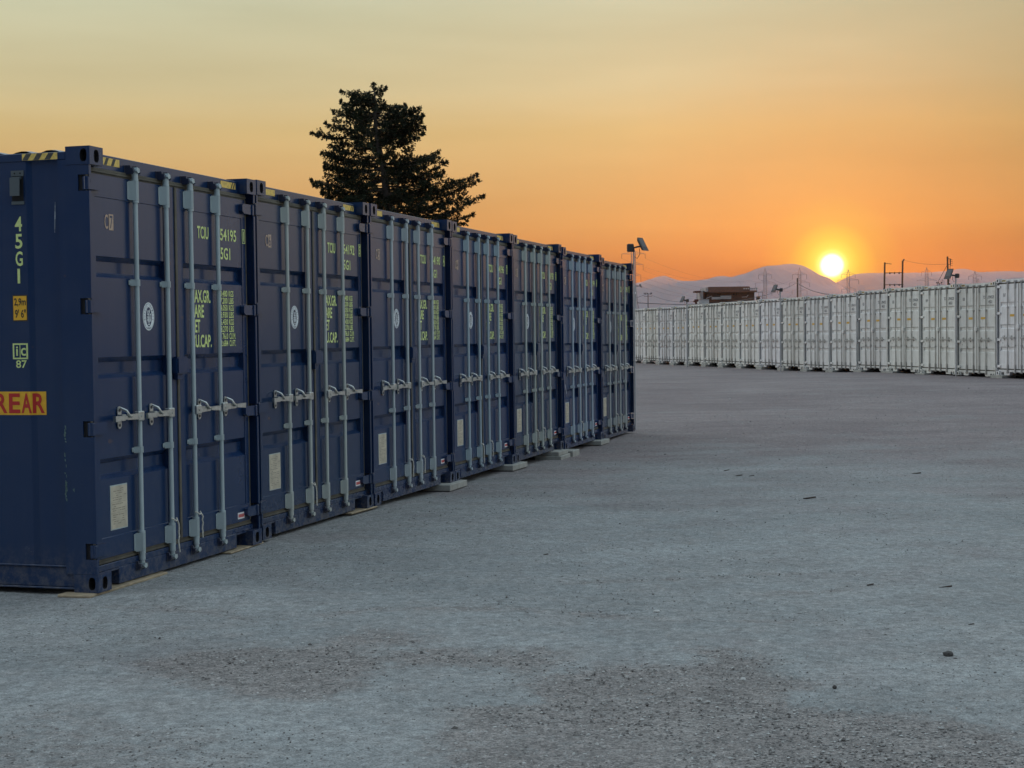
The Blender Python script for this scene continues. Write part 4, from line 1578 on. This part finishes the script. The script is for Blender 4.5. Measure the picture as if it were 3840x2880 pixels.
# ------------------------------------------------------------------ lattice pylons
def pylon(px, ytop, dist, base_w, arms, label, thick=0.11):
    """Square lattice mast; arms = list of (pixel row, half length in px left, right, drop in px)."""
    p = at(px, ytop, dist)
    root = empty("power_pylon", (p.x, p.y, -1.72))
    h = p.z + 1.72
    s = dist / FPX
    m = MB()
    waist = h * 0.55
    def half(z):
        if z < waist:
            return base_w * (1 - 0.72 * z / waist) / 2
        if z < h * 0.90:
            return base_w * 0.28 / 2
        return base_w * 0.28 / 2 * max(0.06, (h - z) / (h * 0.10))
    zs = [0]
    while zs[-1] < h * 0.90:
        zs.append(min(h * 0.90, zs[-1] + max(1.1, 2.0 * half(zs[-1]) * 0.9)))
    zs.append(h)
    cs = ((-1, -1), (1, -1), (1, 1), (-1, 1))
    for za, zb in zip(zs, zs[1:]):
        a, b = half(za), half(zb)
        for k in range(4):
            c, d = cs[k], cs[(k + 1) % 4]
            m.tube([(c[0] * a, c[1] * a, za), (c[0] * b, c[1] * b, zb)], thick, 4, caps=False, smooth=False)
            m.tube([(c[0] * a, c[1] * a, za), (d[0] * b, d[1] * b, zb)], thick * 0.55, 4, caps=False, smooth=False)
            m.tube([(d[0] * a, d[1] * a, za), (c[0] * b, c[1] * b, zb)], thick * 0.55, 4, caps=False, smooth=False)
    m.build("mast", [M_PYLON], root)
    tips = []
    for (row, lw, rw, drop) in arms:
        z = at(px, row, dist).z + 1.72
        m = MB()
        a = half(z)
        for sg, ln in ((-1, lw), (1, rw)):
            if not ln:
                continue
            L_ = ln * s
            for yy in (-a, a):
                m.tube([(sg * a, yy, z), (sg * L_, 0, z)], thick * 0.8, 4, caps=False, smooth=False)
                m.tube([(sg * a, yy, z + 1.0 * (dist / 700)), (sg * L_, 0, z)], thick * 0.6, 4, caps=False, smooth=False)
            tips.append((p.x + sg * L_, p.y, p.z - (h - z) - drop * s))
        m.build("crossarm", [M_PYLON], root)
        for sg, ln in ((-1, lw), (1, rw)):
            if ln and drop:
                MB().tube([(sg * ln * s, 0, z), (sg * ln * s, 0, z - drop * s)], thick * 0.9, 6).build("insulator", [M_STEELD], root)
    tag(root, label, "pylon")
    return tips


PY = []
PY.append(pylon(2375, 918, 480, 4.6, [(952, 44, 44, 17), (992, 36, 36, 22), (1032, 26, 27, 24)], "tall lattice pylon half hidden behind the large floodlight at the end of the blue row", 0.055))
PY.append(pylon(2869, 1005, 700, 4.4, [(1031, 25, 25, 14), (1061, 37, 37, 16), (1096, 25, 25, 12)], "lattice pylon just right of the brown building", 0.062))
PY.append(pylon(2998, 1003, 705, 4.4, [(1029, 26, 26, 18), (1060, 38, 38, 16), (1090, 28, 28, 14)], "lattice pylon behind the lone timber post left of the sun", 0.062))
PY.append(pylon(3181, 1010, 720, 4.4, [(1029, 26, 26, 14), (1050, 39, 39, 16), (1084, 26, 26, 12)], "faint lattice pylon just right below the sun", 0.062))
PY.append(pylon(3475, 1003, 700, 4.4, [(1020, 20, 18, 14), (1051, 36, 36, 3)], "lattice pylon between the H-shaped poles and the single timber pole", 0.062))
PY.append(pylon(3656, 1016, 735, 5.2, [(1036, 24, 25, 14)], "lattice pylon above container B18, right of the single timber pole", 0.062))
PY.append(pylon(3534, 1045, 860, 3.2, [(1058, 9, 9, 0)], "small far pylon close to the left of the single timber pole", 0.062))
PY.append(pylon(3668, 1043, 860, 3.2, [(1056, 9, 9, 0)], "small far pylon at the foot of the pylon above container B18", 0.062))


def wire(name, a, b, sag, r, label, group="overhead wires across the hills", n=24):
    a, b = Vector(a), Vector(b)
    pts = []
    for k in range(n + 1):
        t = k / n
        q = a.lerp(b, t)
        q.z -= sag * 4 * t * (1 - t)
        pts.append(q - a)
    o = MB().tube(pts, r, 5).build(name, [M_WIRE])
    o.location = a
    return tag(o, label, "wire", group)


LW = "thin overhead power wire strung across the hills between the lattice pylons"
for k in range(6):
    wire("power_wire", PY[0][k], PY[1][k], 4.0, 0.022, LW)
    wire("power_wire", PY[1][k], PY[2][k], 2.4, 0.022, LW)
wire("cable", at(2384, 1135, 112), at(2990, 1060, 240), 1.2, 0.030, "black cable from the concrete lamp post to the timber post left of the sun", None)
wire("cable", at(2990, 1061, 240), at(3118, 1104, 200), 0.4, 0.045, "dark cable running down from the timber post towards the sun", None)
wire("cable", at(3390, 976, 205), at(3553, 990, 195), 0.25, 0.014, "thin cable between the H-shaped poles and the single timber pole", None)
wire("cable", at(2300, 1120, 330), at(2430, 1100, 330), 0.6, 0.035, "dark wire reaching the left of the small T-shaped pole", None)
wire("cable", at(2430, 1100, 330), at(2620, 1128, 255), 0.8, 0.035, "dark wire from the small T-shaped pole to the building", None)

# ------------------------------------------------------------------ the brown building behind the white row
BD = 258.0
c0 = at(2728, 1100, BD)
bs = BD / FPX
M_BROWN = plain("brown_cladding", (0.15, 0.075, 0.055), 0.75, 0, 0.15, 2)
M_BROWN2 = plain("dark_brown_wall", (0.105, 0.060, 0.048), 0.8, 0, 0.2, 2)
M_GREYW = plain("grey_render", (0.36, 0.33, 0.32), 0.8, 0, 0.12, 3)
M_MAROON = plain("maroon_awning", (0.085, 0.022, 0.020), 0.7)
M_PALE = plain("pale_panel", (0.48, 0.48, 0.47), 0.6, 0, 0.1, 4)
M_GLASSD = plain("dark_window", (0.03, 0.03, 0.035), 0.2)
root = empty("brown_building", (c0.x, c0.y, -1.72))


def B(x0, x1, y_top, y_bot, d0, d1, mb, mat=0, r=0.0):
    """Box from photo columns/rows on the building's front, d0..d1 metres deep."""
    X0, X1 = (x0 - 2728) * bs, (x1 - 2728) * bs
    Z1 = at(2728, y_top, BD).z + 1.72
    Z0 = at(2728, y_bot, BD).z + 1.72 if y_bot is not None else 0.0
    mb.box(X0, X1, d0, d1, Z0, Z1, mat)


m = MB(); B(2654, 2832, 1096.5, None, 0.9, 7.0, m); m.build("wall", [M_BROWN2], root)
m = MB(); B(2656, 2812, 1076, 1096, 0.0, 7.4, m); B(2659, 2810, 1074.8, 1075.8, 0.2, 7.2, m, 1); m.build("roof_fascia", [M_BROWN, M_MAROON], root)
m = MB(); B(2646, 2655.5, 1077, 1093, -0.1, 6.8, m); m.build("roof_end", [M_GREYW], root)
m = MB(); B(2812.5, 2840, 1090, 1096, 0.3, 6.0, m); 
for k in range(7):
    B(2788 + k * 8, 2793 + k * 8, 1081, 1085.5, -0.12, -0.02, m, 1) if k < 3 else B(2788 + k * 8, 2793 + k * 8, 1080, 1088, 0.4, 0.6, m, 1)
B(2812.5, 2845, 1080, 1081.2, 0.3, 0.6, m, 1)
m.build("roof_balustrade", [M_BROWN, M_PALE], root)
m = MB(); B(2627.5, 2638, 1089, None, 0.4, 5.0, m); m.build("stair_tower", [M_GREYW], root)
m = MB(); B(2638.5, 2653.5, 1089, None, 1.4, 5.5, m); m.build("side_wall", [M_BROWN2], root)
m = MB(); B(2604, 2626.5, 1090, 1096, -0.6, 2.0, m); m.build("awning", [M_MAROON], root)
m = MB(); B(2612, 2613.6, 1096.2, None, -0.4, -0.3, m); m.build("awning_post", [M_STEELD], root)
m = MB(); B(2704, 2744, 1108, 1121, 0.55, 0.85, m); B(2671, 2703.5, 1113, 1122, 0.55, 0.85, m)
m.build("balcony", [M_PALE], root)
for (a, b, t, q) in ((2692, 2706, 1099, 1104), (2752, 2757, 1099, 1107), (2762, 2765, 1099, 1107)):
    m = MB(); B(a, b, t, q, 0.80, 0.89, m); m.build("window", [M_GLASSD], root)
for (a, t, b, q) in ((2649, 1119, 2671, 1110), (2671, 1122, 2744, 1109), (2783, 1114, 2800, 1113), (2800, 1115, 2807, 1106)):
    pa, pb = at(a, t, BD), at(b, q, BD)
    MB().tube([(pa.x - c0.x, 0.4, pa.z + 1.72), (pb.x - c0.x, 0.4, pb.z + 1.72)], 0.05, 6).build("stair_rail", [M_PALE], root)
m = MB()
B(2839, 2862, 1095.5, 1097, 0.5, 0.62, m); B(2860.5, 2862, 1097.2, None, 0.5, 0.62, m); B(2842, 2860, 1111, 1112.2, 0.5, 0.62, m)
m.build("steel_frame", [M_STEELD], root)
m = MB(); B(2843, 2853, 1112.6, None, 0.8, 2.0, m); m.build("annexe", [M_BROWN2], root)
for a in (2630, 2639, 2670):
    m = MB(); B(a, a + 0.8, 1080 if a < 2650 else 1103, 1090, 1.0, 1.05, m); m.build("aerial", [M_STEELD], root)
tag(root, "brown two-storey building with a flat overhanging roof rising behind the white containers", "building")
# pale cabin and machine in front of it
q = at(2640, 1124, 190)
root = empty("site_cabin", (q.x, q.y, -1.72))
m = MB(); m.rbox(-0.62, 0.62, 0, 2.4, 0.3, q.z + 1.72, 0.03); m.build("wall", [M_PALE], root)
m = MB(); m.box(-0.66, 0.66, -0.05, 2.45, q.z + 1.725, q.z + 1.80); m.build("roof", [M_GREYW], root)
tag(root, "small pale site cabin below the left end of the brown building", "cabin")
q = at(2612, 1122, 180)
root = empty("digger_arm", (q.x, q.y, -1.72))
h = q.z + 1.72
m = MB(); m.rbox(-0.22, 0.25, 0, 0.5, h - 0.3, h, 0.05); m.rbox(-0.12, 0.1, 0.05, 0.45, h - 0.75, h - 0.31, 0.05); m.build("bucket", [M_MAROON], root)
MB().tube([(-0.35, 0.2, h - 0.25), (-0.1, 0.2, h - 0.3), (0, 0.2, h - 0.9), (0.05, 0.2, 0)], 0.10, 8).build("boom", [M_MAROON], root)
tag(root, "dark red machine arm sticking up below the awning of the brown building", "digger")

# ------------------------------------------------------------------ hills
M_HILL = plain("hill_slope", (0.205, 0.185, 0.235), 0.95, 0, 0.16, 0.003)  # lavender of the distant haze put into the slope colour


def hills(name, ridge, dist, base_drop, label_kind='structure', seed=0, depth=1500):
    """A ridge as terrain: skyline taken at its own distance, front and back slopes with gullies."""
    pts = []
    for (a, b) in zip(ridge, ridge[1:]):
        n = max(2, int(abs(b[0] - a[0]) / 8))
        for k in range(n):
            t = k / n
            pts.append((a[0] + (b[0] - a[0]) * t, a[1] + (b[1] - a[1]) * t))
    pts.append(ridge[-1])
    # light smoothing of the skyline
    ys = [p[1] for p in pts]
    for _ in range(3):
        ys = [ys[0]] + [(ys[i - 1] + 2 * ys[i] + ys[i + 1]) / 4 for i in range(1, len(ys) - 1)] + [ys[-1]]
    rows = 14
    vs = []
    for j in range(-rows, rows + 1):
        t = j / rows
        for i, (p, yy) in enumerate(zip(pts, ys)):
            q = at(p[0], yy, dist)
            q.z += noise.noise(Vector((i * 0.35, seed, 0))) * dist * 0.00022
            top = q.z + 2
            y = dist + t * depth
            nzv = noise.noise(Vector((i * 0.12, j * 0.5, seed))) * 0.18 + noise.noise(Vector((i * 0.4, j * 0.9, seed + 5))) * 0.07
            k = (1 - abs(t)) ** 1.15
            z = -2.5 + top * max(0, k * (1 + nzv * min(1, abs(t) * 5)))
            if j < 0:
                z = min(z, -2.5 + top * (1 - 0.25 * abs(t)) * (y / dist))
            vs.append((q.x, y, z))
    n = len(pts)
    fs = [(j * n + i, j * n + i + 1, (j + 1) * n + i + 1, (j + 1) * n + i) for j in range(2 * rows) for i in range(n - 1)]
    me = bpy.data.meshes.new(name)
    me.from_pydata(vs, [], fs)
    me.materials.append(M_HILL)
    me.polygons.foreach_set('use_smooth', [True] * len(fs))
    o = bpy.data.objects.new(name, me)
    COL.objects.link(o)
    return tag(o, kind='structure')


hills("hills", [(600, 1120), (1200, 1090), (1700, 1075), (2100, 1078), (2300, 1068), (2380, 1062), (2405, 1058), (2430, 1049), (2455, 1040), (2478, 1034), (2492, 1032), (2508, 1038),
                (2530, 1047), (2550, 1053), (2585, 1053), (2620, 1051), (2645, 1048), (2665, 1042), (2690, 1036), (2712, 1033), (2738, 1038), (2775, 1045), (2850, 1060), (3000, 1090), (3200, 1120)], 6000, 0, seed=1)
hills("hills", [(2200, 1236), (2380, 1195), (2500, 1135), (2600, 1090), (2690, 1050), (2748, 1037), (2780, 1029), (2806, 1021), (2842, 1005), (2875, 996.5), (2895, 995), (2911, 996), (2936, 990.5), (2972, 988), (3005, 993),
                (3037, 1007), (3063, 1025), (3085, 1045), (3105, 1062), (3130, 1072), (3200, 1100), (3400, 1236)], 5200, 0, seed=7)
hills("hills", [(2700, 1236), (2850, 1170), (2950, 1112), (3050, 1078), (3105, 1066), (3130, 1062), (3150, 1053), (3170, 1043), (3192, 1032), (3215, 1026), (3243, 1023.5), (3316, 1023), (3380, 1023), (3424, 1022), (3480, 1021.5),
                (3520, 1018), (3557, 1016), (3577, 1010.5), (3603, 1006.5), (3630, 1008.5), (3657, 1018), (3668, 1021), (3711, 1018), (3765, 1016.5), (3840, 1018), (4000, 1012), (4300, 1030), (4800, 1060), (5600, 1120)], 5600, 0, seed=13)


# ------------------------------------------------------------------ the tree behind the blue row
def build_tree():
    D = 45.0
    rnd = random.Random(11)
    base = at(1464, 860, D)
    root = empty("conifer_tree", (base.x, base.y, -1.72))
    org = Vector((base.x, base.y, -1.72))

    def L(px, py, dy=0.0):
        q = at(px, py, D) - org
        q.y += dy
        return q
    tr = [Vector((0.12, 0, 0)), L(1466, 860), L(1462, 790), L(1447, 700), L(1440, 640), L(1424, 570), L(1410, 500), L(1406, 420), L(1405, 350), L(1400, 326)]
    tr_r = [0.24, 0.135, 0.125, 0.115, 0.10, 0.085, 0.065, 0.045, 0.025, 0.012]
    m = MB()
    m.tube(tr, tr_r, 12)

    def trunk_at(z):
        for a, b in zip(tr, tr[1:]):
            if a.z <= z <= b.z:
                return a.lerp(b, (z - a.z) / (b.z - a.z))
        return tr[-1].copy() if z > tr[-1].z else tr[0].copy()
    rows = [(330, 1395, 1440), (360, 1330, 1445), (400, 1285, 1530), (430, 1255, 1570), (480, 1242, 1580), (520, 1228, 1578), (560, 1232, 1560), (600, 1228, 1600),
            (640, 1228, 1612), (680, 1217, 1640), (720, 1217, 1690), (770, 1228, 1738), (820, 1235, 1755), (900, 1300, 1740), (980, 1330, 1700)]

    def half(z, left):
        zz = [(L(1440, r[0]).z, r) for r in rows]
        zz.sort()
        tx = trunk_at(z).x
        for (a, ra), (b, rb) in zip(zz, zz[1:]):
            if a <= z <= b:
                t = (z - a) / (b - a)
                x = (L(ra[1 if left else 2], ra[0]).x * (1 - t) + L(rb[1 if left else 2], rb[0]).x * t)
                return abs(x - tx)
        return 0.25
    branches = []
    tips = [(1284, 342), (1442, 332), (1400, 320), (1284, 383), (1512, 394), (1566, 412), (1252, 417), (1583, 441), (1585, 473), (1172, 499), (1234, 470), (1585, 508),
            (1219, 578), (1670, 611), (1635, 569), (1783, 654), (1787, 676), (1810, 741), (1765, 799), (1169, 676), (1187, 698), (1660, 651), (1226, 632), (1215, 723), (1744, 828),
            (1700, 690), (1720, 745), (1650, 760), (1690, 800), (1340, 375), (1540, 430), (1610, 590), (1600, 700)]
    for (px, py) in tips:
        tip = L(px, py)
        st0 = trunk_at(tip.z)
        dxx = tip.x - st0.x
        rise = 0.22 if dxx > 0.9 else 0.05
        st = trunk_at(min(tr[-1].z - 0.05, tip.z - rise * abs(dxx) + rnd.uniform(-0.05, 0.15)))
        tip.y += rnd.uniform(-0.3, 0.3) * abs(dxx)
        branches.append((st, tip, 1.0))
    for k in range(130):
        z = rnd.uniform(L(1440, 1010).z, L(1440, 345).z)
        az = rnd.uniform(0, 2 * math.pi)
        c, s = math.cos(az), math.sin(az)
        hl_, hr_ = half(z, True), half(z, False)
        lat = hr_ if c > 0 else hl_
        dep = 0.5 * (hl_ + hr_) * 0.62
        f = rnd.uniform(0.62, 1.03)
        tip = Vector((trunk_at(z).x + c * lat * f, s * dep * f, z))
        st = trunk_at(z - 0.14 * math.hypot(c * lat, s * dep) * f + rnd.uniform(-0.1, 0.1))
        branches.append((st, tip, rnd.uniform(0.75, 1.0)))
    leaf = MB()
    lv, lf = [], []

    def needle_tuft(p, d, size):
        """A small flat spray: a few narrow blades fanning from p along d."""
        d = d.normalized()
        a = d.cross(Vector((rnd.uniform(-1, 1), rnd.uniform(-1, 1), rnd.uniform(-.4, .4) + 0.01))).normalized()
        b = d.cross(a)
        for q in range(5):
            t = (q - 2) * 0.42 + rnd.uniform(-.2, .2)
            e = (d * math.cos(t) + a * math.sin(t) + b * rnd.uniform(-.35, .35)).normalized()
            w = e.cross(b if rnd.random() < .5 else a)
            w = w.normalized() * size * rnd.uniform(0.13, 0.24)
            ln = size * rnd.uniform(0.7, 1.25)
            o0 = p + e * size * 0.06
            k0 = len(lv)
            lv.extend([o0 - w * 0.5, o0 + e * ln * 0.55 - w, o0 + e * ln, o0 + e * ln * 0.55 + w])
            lf.append((k0, k0 + 1, k0 + 2, k0 + 3))
    for (st, tip, dens) in branches:
        ln = (tip - st).length
        if ln < 0.08:
            continue
        sag = -0.05 * ln + rnd.uniform(-0.05, 0.03)
        pts = []
        n = 7
        for k in range(n + 1):
            t = k / n
            q = st.lerp(tip, t)
            q.z += sag * 4 * t * (1 - t) * -1 * 0.3 - 0.10 * ln * math.sin(math.pi * t)
            q += Vector((rnd.uniform(-1, 1), rnd.uniform(-1, 1), rnd.uniform(-1, 1))) * 0.018 * (0 < k < n)
            pts.append(q)
        r0 = 0.012 + 0.013 * ln
        m.tube(pts, [r0 * (1 - 0.85 * k / n) for k in range(n + 1)], 6)
        steps = max(5, int(ln / 0.055))
        for k in range(steps):
            t = 0.18 + 0.82 * (k + rnd.random()) / steps
            i = min(n - 1, int(t * n))
            p = pts[i].lerp(pts[i + 1], t * n - i)
            d = (pts[i + 1] - pts[i]).normalized()
            side = d.cross(Vector((0, 0, 1)))
            side = side.normalized() if side.length > 1e-3 else Vector((1, 0, 0))
            if t < 0.45 and rnd.random() < 0.50 - 0.5 * (t - 0.18):
                continue
            nsub = 2 if rnd.random() < dens else 1
            for q in range(nsub):
                sg = rnd.choice((-1, 1))
                L2 = rnd.uniform(0.06, 0.30) * (1.05 - 0.55 * t) * min(1.0, 0.5 + ln * 0.5)
                d2 = (d * rnd.uniform(0.3, 1.0) + side * sg * rnd.uniform(0.3, 1.0) + Vector((0, 0, rnd.uniform(-0.75, 0.40)))).normalized()
                e = p + d2 * L2
                if L2 > 0.12 and rnd.random() < 0.4:
                    m.tube([p, e], [0.006, 0.003], 3, caps=False, smooth=False)
                for w in range(3):
                    needle_tuft(p.lerp(e, (w + 0.6) / 2.7), d2 + Vector((0, 0, rnd.uniform(-.45, .25))), rnd.uniform(0.050, 0.090))
        for w in range(5):
            needle_tuft(tip, (pts[-1] - pts[-2]) + Vector((rnd.uniform(-.05, .05), rnd.uniform(-.05, .05), rnd.uniform(-.03, .05))), 0.11)
    # twigs filling the crown between the big limbs
    outline_px = [(1400, 320), (1442, 332), (1432, 372), (1480, 388), (1512, 394), (1566, 412), (1583, 441), (1585, 475), (1560, 490), (1586, 508), (1560, 525), (1545, 560),
                  (1575, 575), (1635, 569), (1670, 612), (1620, 615), (1610, 640), (1660, 650), (1680, 672), (1740, 668), (1783, 654), (1787, 676), (1745, 705), (1755, 735),
                  (1810, 741), (1755, 770), (1720, 790), (1765, 799), (1720, 830), (1700, 900), (1600, 980), (1350, 980), (1240, 860), (1215, 723), (1240, 705), (1187, 698),
                  (1169, 676), (1215, 672), (1235, 640), (1222, 600), (1219, 578), (1240, 540), (1230, 520), (1172, 499), (1190, 485), (1234, 488), (1234, 470), (1255, 465),
                  (1250, 417), (1290, 410), (1284, 383), (1330, 375), (1345, 358), (1284, 345), (1300, 337), (1390, 345)]
    crown = [(L(*q).x, L(*q).z) for q in outline_px]
    x0, x1 = min(q[0] for q in crown), max(q[0] for q in crown)
    z0, z1 = min(q[1] for q in crown), max(q[1] for q in crown)
    n_tw = 0
    while n_tw < 1500:
        x, z = rnd.uniform(x0, x1), rnd.uniform(z0, z1)
        dd = inside_dist((x, z), crown)
        if dd < 0.03:
            continue
        if noise.noise(Vector((x * 1.9, z * 2.3, 8.0))) < -0.30 and dd > 0.15:      # gaps the sky shows through
            continue
        st = trunk_at(z - 0.12 * abs(x) - rnd.uniform(0, 0.1))
        dep = rnd.uniform(-1, 1) * min(1.1, 0.25 + 0.75 * dd)
        p = Vector((x, dep, z))
        out = (p - st)
        out.z *= 0.35
        out = out.normalized() if out.length > 0.01 else Vector((1, 0, 0))
        if n_tw % 13 == 0:
            mid = st.lerp(p, 0.55) + Vector((0, 0, -0.05))
            m.tube([st, mid, p], [0.012, 0.009, 0.004], 4, caps=False)
        ln = min(rnd.uniform(0.16, 0.34), 0.10 + dd)
        a0 = p - out * ln * 0.6
        for w in range(8):
            t = (w + rnd.random()) / 8
            c = a0 + out * ln * t + Vector((rnd.uniform(-.05, .05), rnd.uniform(-.07, .07), rnd.uniform(-.07, .04)))
            needle_tuft(c, out + Vector((rnd.uniform(-.9, .9), rnd.uniform(-.9, .9), rnd.uniform(-.8, .5))), rnd.uniform(0.05, 0.095))
        n_tw += 1
    m.build("trunk", [plain("bark", (0.10, 0.085, 0.07), 0.9, 0, 0.35, 9)], root)
    leaf.v = [tuple(q) for q in lv]
    leaf.f = lf
    leaf.m = [0] * len(lf)
    leaf.s = [False] * len(lf)
    mt, N, Lk, P = new_mat("conifer_foliage")
    t = N.new('ShaderNodeTexCoord')
    nn = N.new('ShaderNodeTexNoise')
    nn.inputs['Scale'].default_value = 2.2
    nn.inputs['Detail'].default_value = 4
    Lk.new(t.outputs['Object'], nn.inputs['Vector'])
    r = N.new('ShaderNodeValToRGB')
    r.color_ramp.elements[0].position = 0.35
    r.color_ramp.elements[1].position = 0.68
    r.color_ramp.elements[0].color = (0.012, 0.016, 0.009, 1)
    r.color_ramp.elements[1].color = (0.030, 0.041, 0.018, 1)
    Lk.new(nn.outputs['Fac'], r.inputs[0])
    Lk.new(r.outputs[0], P.inputs['Base Color'])
    P.inputs['Roughness'].default_value = 0.75
    P.inputs['Specular IOR Level'].default_value = 0.2
    leaf.build("crown", [mt], root)
    tag(root, "dark conifer tree with ragged spreading branches behind the blue containers", "tree")


build_tree()


# ------------------------------------------------------------------ loose stones, chips and sticks on the yard
def stones():
    rnd = random.Random(21)
    m, N, Lk, P = new_mat("loose_stone")
    a = N.new('ShaderNodeAttribute')
    a.attribute_name = "tone"
    r = N.new('ShaderNodeValToRGB')
    el = r.color_ramp.elements
    el.new(0.5)
    for e, (p, c) in zip(el, ((0.0, (0.10, 0.090, 0.083)), (0.5, (0.24, 0.23, 0.215)), (1.0, (0.50, 0.49, 0.46)))):
        e.position = p
        e.color = (*c, 1)
    Lk.new(a.outputs['Fac'], r.inputs[0])
    Lk.new(r.outputs[0], P.inputs['Base Color'])
    P.inputs['Roughness'].default_value = 0.9
    vs, fs, tone = [], [], []
    octa = ((1, 0, 0), (0, 1, 0), (-1, 0, 0), (0, -1, 0), (0, 0, 1), (0, 0, -1))
    oct_f = ((0, 1, 4), (1, 2, 4), (2, 3, 4), (3, 0, 4), (1, 0, 5), (2, 1, 5), (3, 2, 5), (0, 3, 5))
    made = 0
    while made < 17000:
        y = 5.5 + 34.0 * rnd.random() ** 2.1
        x = rnd.uniform(-0.36, 0.36) * y
        if (Vector((x, y)) - Vector(BLUE_AT[0][:2])).dot(bn) > -0.05:
            continue
        c = coarse_at(x, y)
        if rnd.random() > 0.42 + 0.58 * c:
            continue
        s = rnd.uniform(0.0022, 0.0058) * (1.0 + 0.4 * c) * (0.75 + y / 24.0)
        if rnd.random() < 0.03:
            s *= 1.8
        g = ground_z(x, y) - 0.004 * c
        an = rnd.uniform(0, 6.28)
        ca, sa = math.cos(an), math.sin(an)
        sx, sy, sz = s * rnd.uniform(.8, 1.5), s * rnd.uniform(.7, 1.1), s * rnd.uniform(.4, .8)
        b = len(vs)
        for (p, q, w) in octa:
            j = rnd.uniform(.75, 1.2)
            X, Y = p * sx * j, q * sy * j
            vs.append((x + X * ca - Y * sa, y + X * sa + Y * ca, g + sz * 0.35 + w * sz * j))
        t = rnd.random() ** (1.6 if rnd.random() < .5 else 0.8)
        for f in oct_f:
            fs.append(tuple(b + i for i in f))
        tone += [t] * 6
        made += 1
    me = bpy.data.meshes.new("loose_gravel")
    me.from_pydata(vs, [], fs)
    at_ = me.attributes.new("tone", 'FLOAT', 'POINT')
    at_.data.foreach_set('value', tone)
    me.materials.append(m)
    o = bpy.data.objects.new("loose_gravel", me)
    COL.objects.link(o)
    tag(o, "loose grit and small stones strewn over the yard", "gravel", kind='stuff')


stones()
M_CHIP = plain("dark_wood_chip", (0.05, 0.032, 0.024), 0.8, 0, 0.4, 60)
M_STONEP = plain("pale_stone", (0.48, 0.47, 0.44), 0.9, 0, 0.2, 40)
M_STONED = plain("dark_stone", (0.06, 0.055, 0.05), 0.9, 0, 0.3, 40)


def chip(px, py, wpx, thick, mat, label, name, seed, ang=0.0, tall=0.35):
    p = ground_pt(px, py)
    gz = ground_z(*p)
    s = p[1] / FPX
    rnd = random.Random(seed)
    ln = wpx * s
    m = MB()
    if name == "stone":
        bm = bmesh.new()
        bmesh.ops.create_icosphere(bm, subdivisions=2, radius=1)
        for v in bm.verts:
            v.co *= 1 + 0.22 * noise.noise(v.co * 1.7 + Vector((seed, 0, 0)))
            v.co = Vector((v.co.x * ln / 2, v.co.y * ln * 0.4, v.co.z * ln * tall))
        bm.verts.index_update()
        m.add([v.co for v in bm.verts], [[v.index for v in f.verts] for f in bm.faces], 0)
        bm.free()
        off = ln * tall * 0.55
    else:
        w = ln * thick
        pl = [(-ln / 2, -w * .2), (-ln * .2, -w * .5), (ln * .25, -w * .4), (ln / 2, -w * .55), (ln * .47, w * .5), (ln * .1, w * .35), (-ln * .3, w * .2)]
        m.prism(pl, 'z', 0, max(0.004, ln * 0.10))
        off = 0.001
    o = m.build(name, [mat])
    o.location = (p[0], p[1], gz + off)
    o.rotation_euler = (rnd.uniform(-.05, .05), -0.12 if name != "stone" else 0, ang)
    tag(o, label, "stone" if name == "stone" else "debris")


chip(3035, 1859, 48, 0.22, M_CHIP, "flat dark splinter of wood lying alone in the middle of the yard", "wood_chip", 1, 0.1)
chip(3436, 1764, 34, 0.25, M_CHIP, "brown sliver of wood on the yard below the single timber pole", "wood_chip", 2, 0.0)
chip(3555, 2459, 44, 0.4, M_STONED, "brown oblong lump lying at the right of the yard", "stone", 3, 0.2, 0.26)
chip(3130, 2582, 18, 0.4, M_STONED, "small black clod at the tip of the dark coarse patch", "stone", 4, 0.2, 0.42)
chip(2787, 2553, 22, 0.4, M_STONEP, "pale stone half sunk in the dark coarse patch", "stone", 5, 0.2, 0.36)
chip(2850, 2407, 20, 0.4, M_STONEP, "flat whitish stone just above the dark coarse patch", "stone", 6, 0.3, 0.22)
chip(2045, 2077, 22, 0.3, M_CHIP, "dark crumb with a twig in the yard's middle, near the row of blue doors", "wood_chip", 7, 0.5)
chip(3262, 2192, 30, 0.3, M_CHIP, "curled dark leaf at right of the worn wheel track", "dry_leaf", 8, 0.4)
chip(3545, 2202, 52, 0.10, M_CHIP, "thin dark twig lying straight at the right side of the yard", "twig", 9, 0.12)
chip(3642, 2341, 22, 0.3, M_STONED, "short black bar-shaped scrap at the right side of the yard", "metal_scrap", 10, 0.0)
chip(2770, 1769, 26, 0.35, M_CHIP, "leftmost dark crumb of the loose cluster beyond the splinter", "wood_chip", 11, 0.2)
chip(2722, 1750, 18, 0.4, M_CHIP, "reddish brown crumb of the loose cluster beyond the splinter", "wood_chip", 12, 0.3)
chip(2818, 1770, 20, 0.35, M_CHIP, "right dark crumb of the loose cluster beyond the splinter", "wood_chip", 13, 0.1)
chip(2462, 2296, 26, 0.4, M_STONEP, "flat pale stone on the yard left of the pale worn band", "stone", 14, 0.1, 0.22)

# ------------------------------------------------------------------ haze over the plain
m = MB()
m.box(-9500, 9500, -1600, 9500, -4.5, 245)
hz = m.build("haze", [])
hm = bpy.data.materials.new("haze")
hm.use_nodes = True
HN, HL = hm.node_tree.nodes, hm.node_tree.links
for n in list(HN):
    if n.type != 'OUTPUT_MATERIAL':
        HN.remove(n)
pv = HN.new('ShaderNodeVolumePrincipled')
pv.inputs['Color'].default_value = (0.95, 0.84, 0.66, 1)
pv.inputs['Density'].default_value = 0.000045
pv.inputs['Anisotropy'].default_value = 0.80
HL.new(pv.outputs[0], HN['Material Output'].inputs['Volume'])
hz.data.materials.append(hm)
tag(hz, kind='stuff')
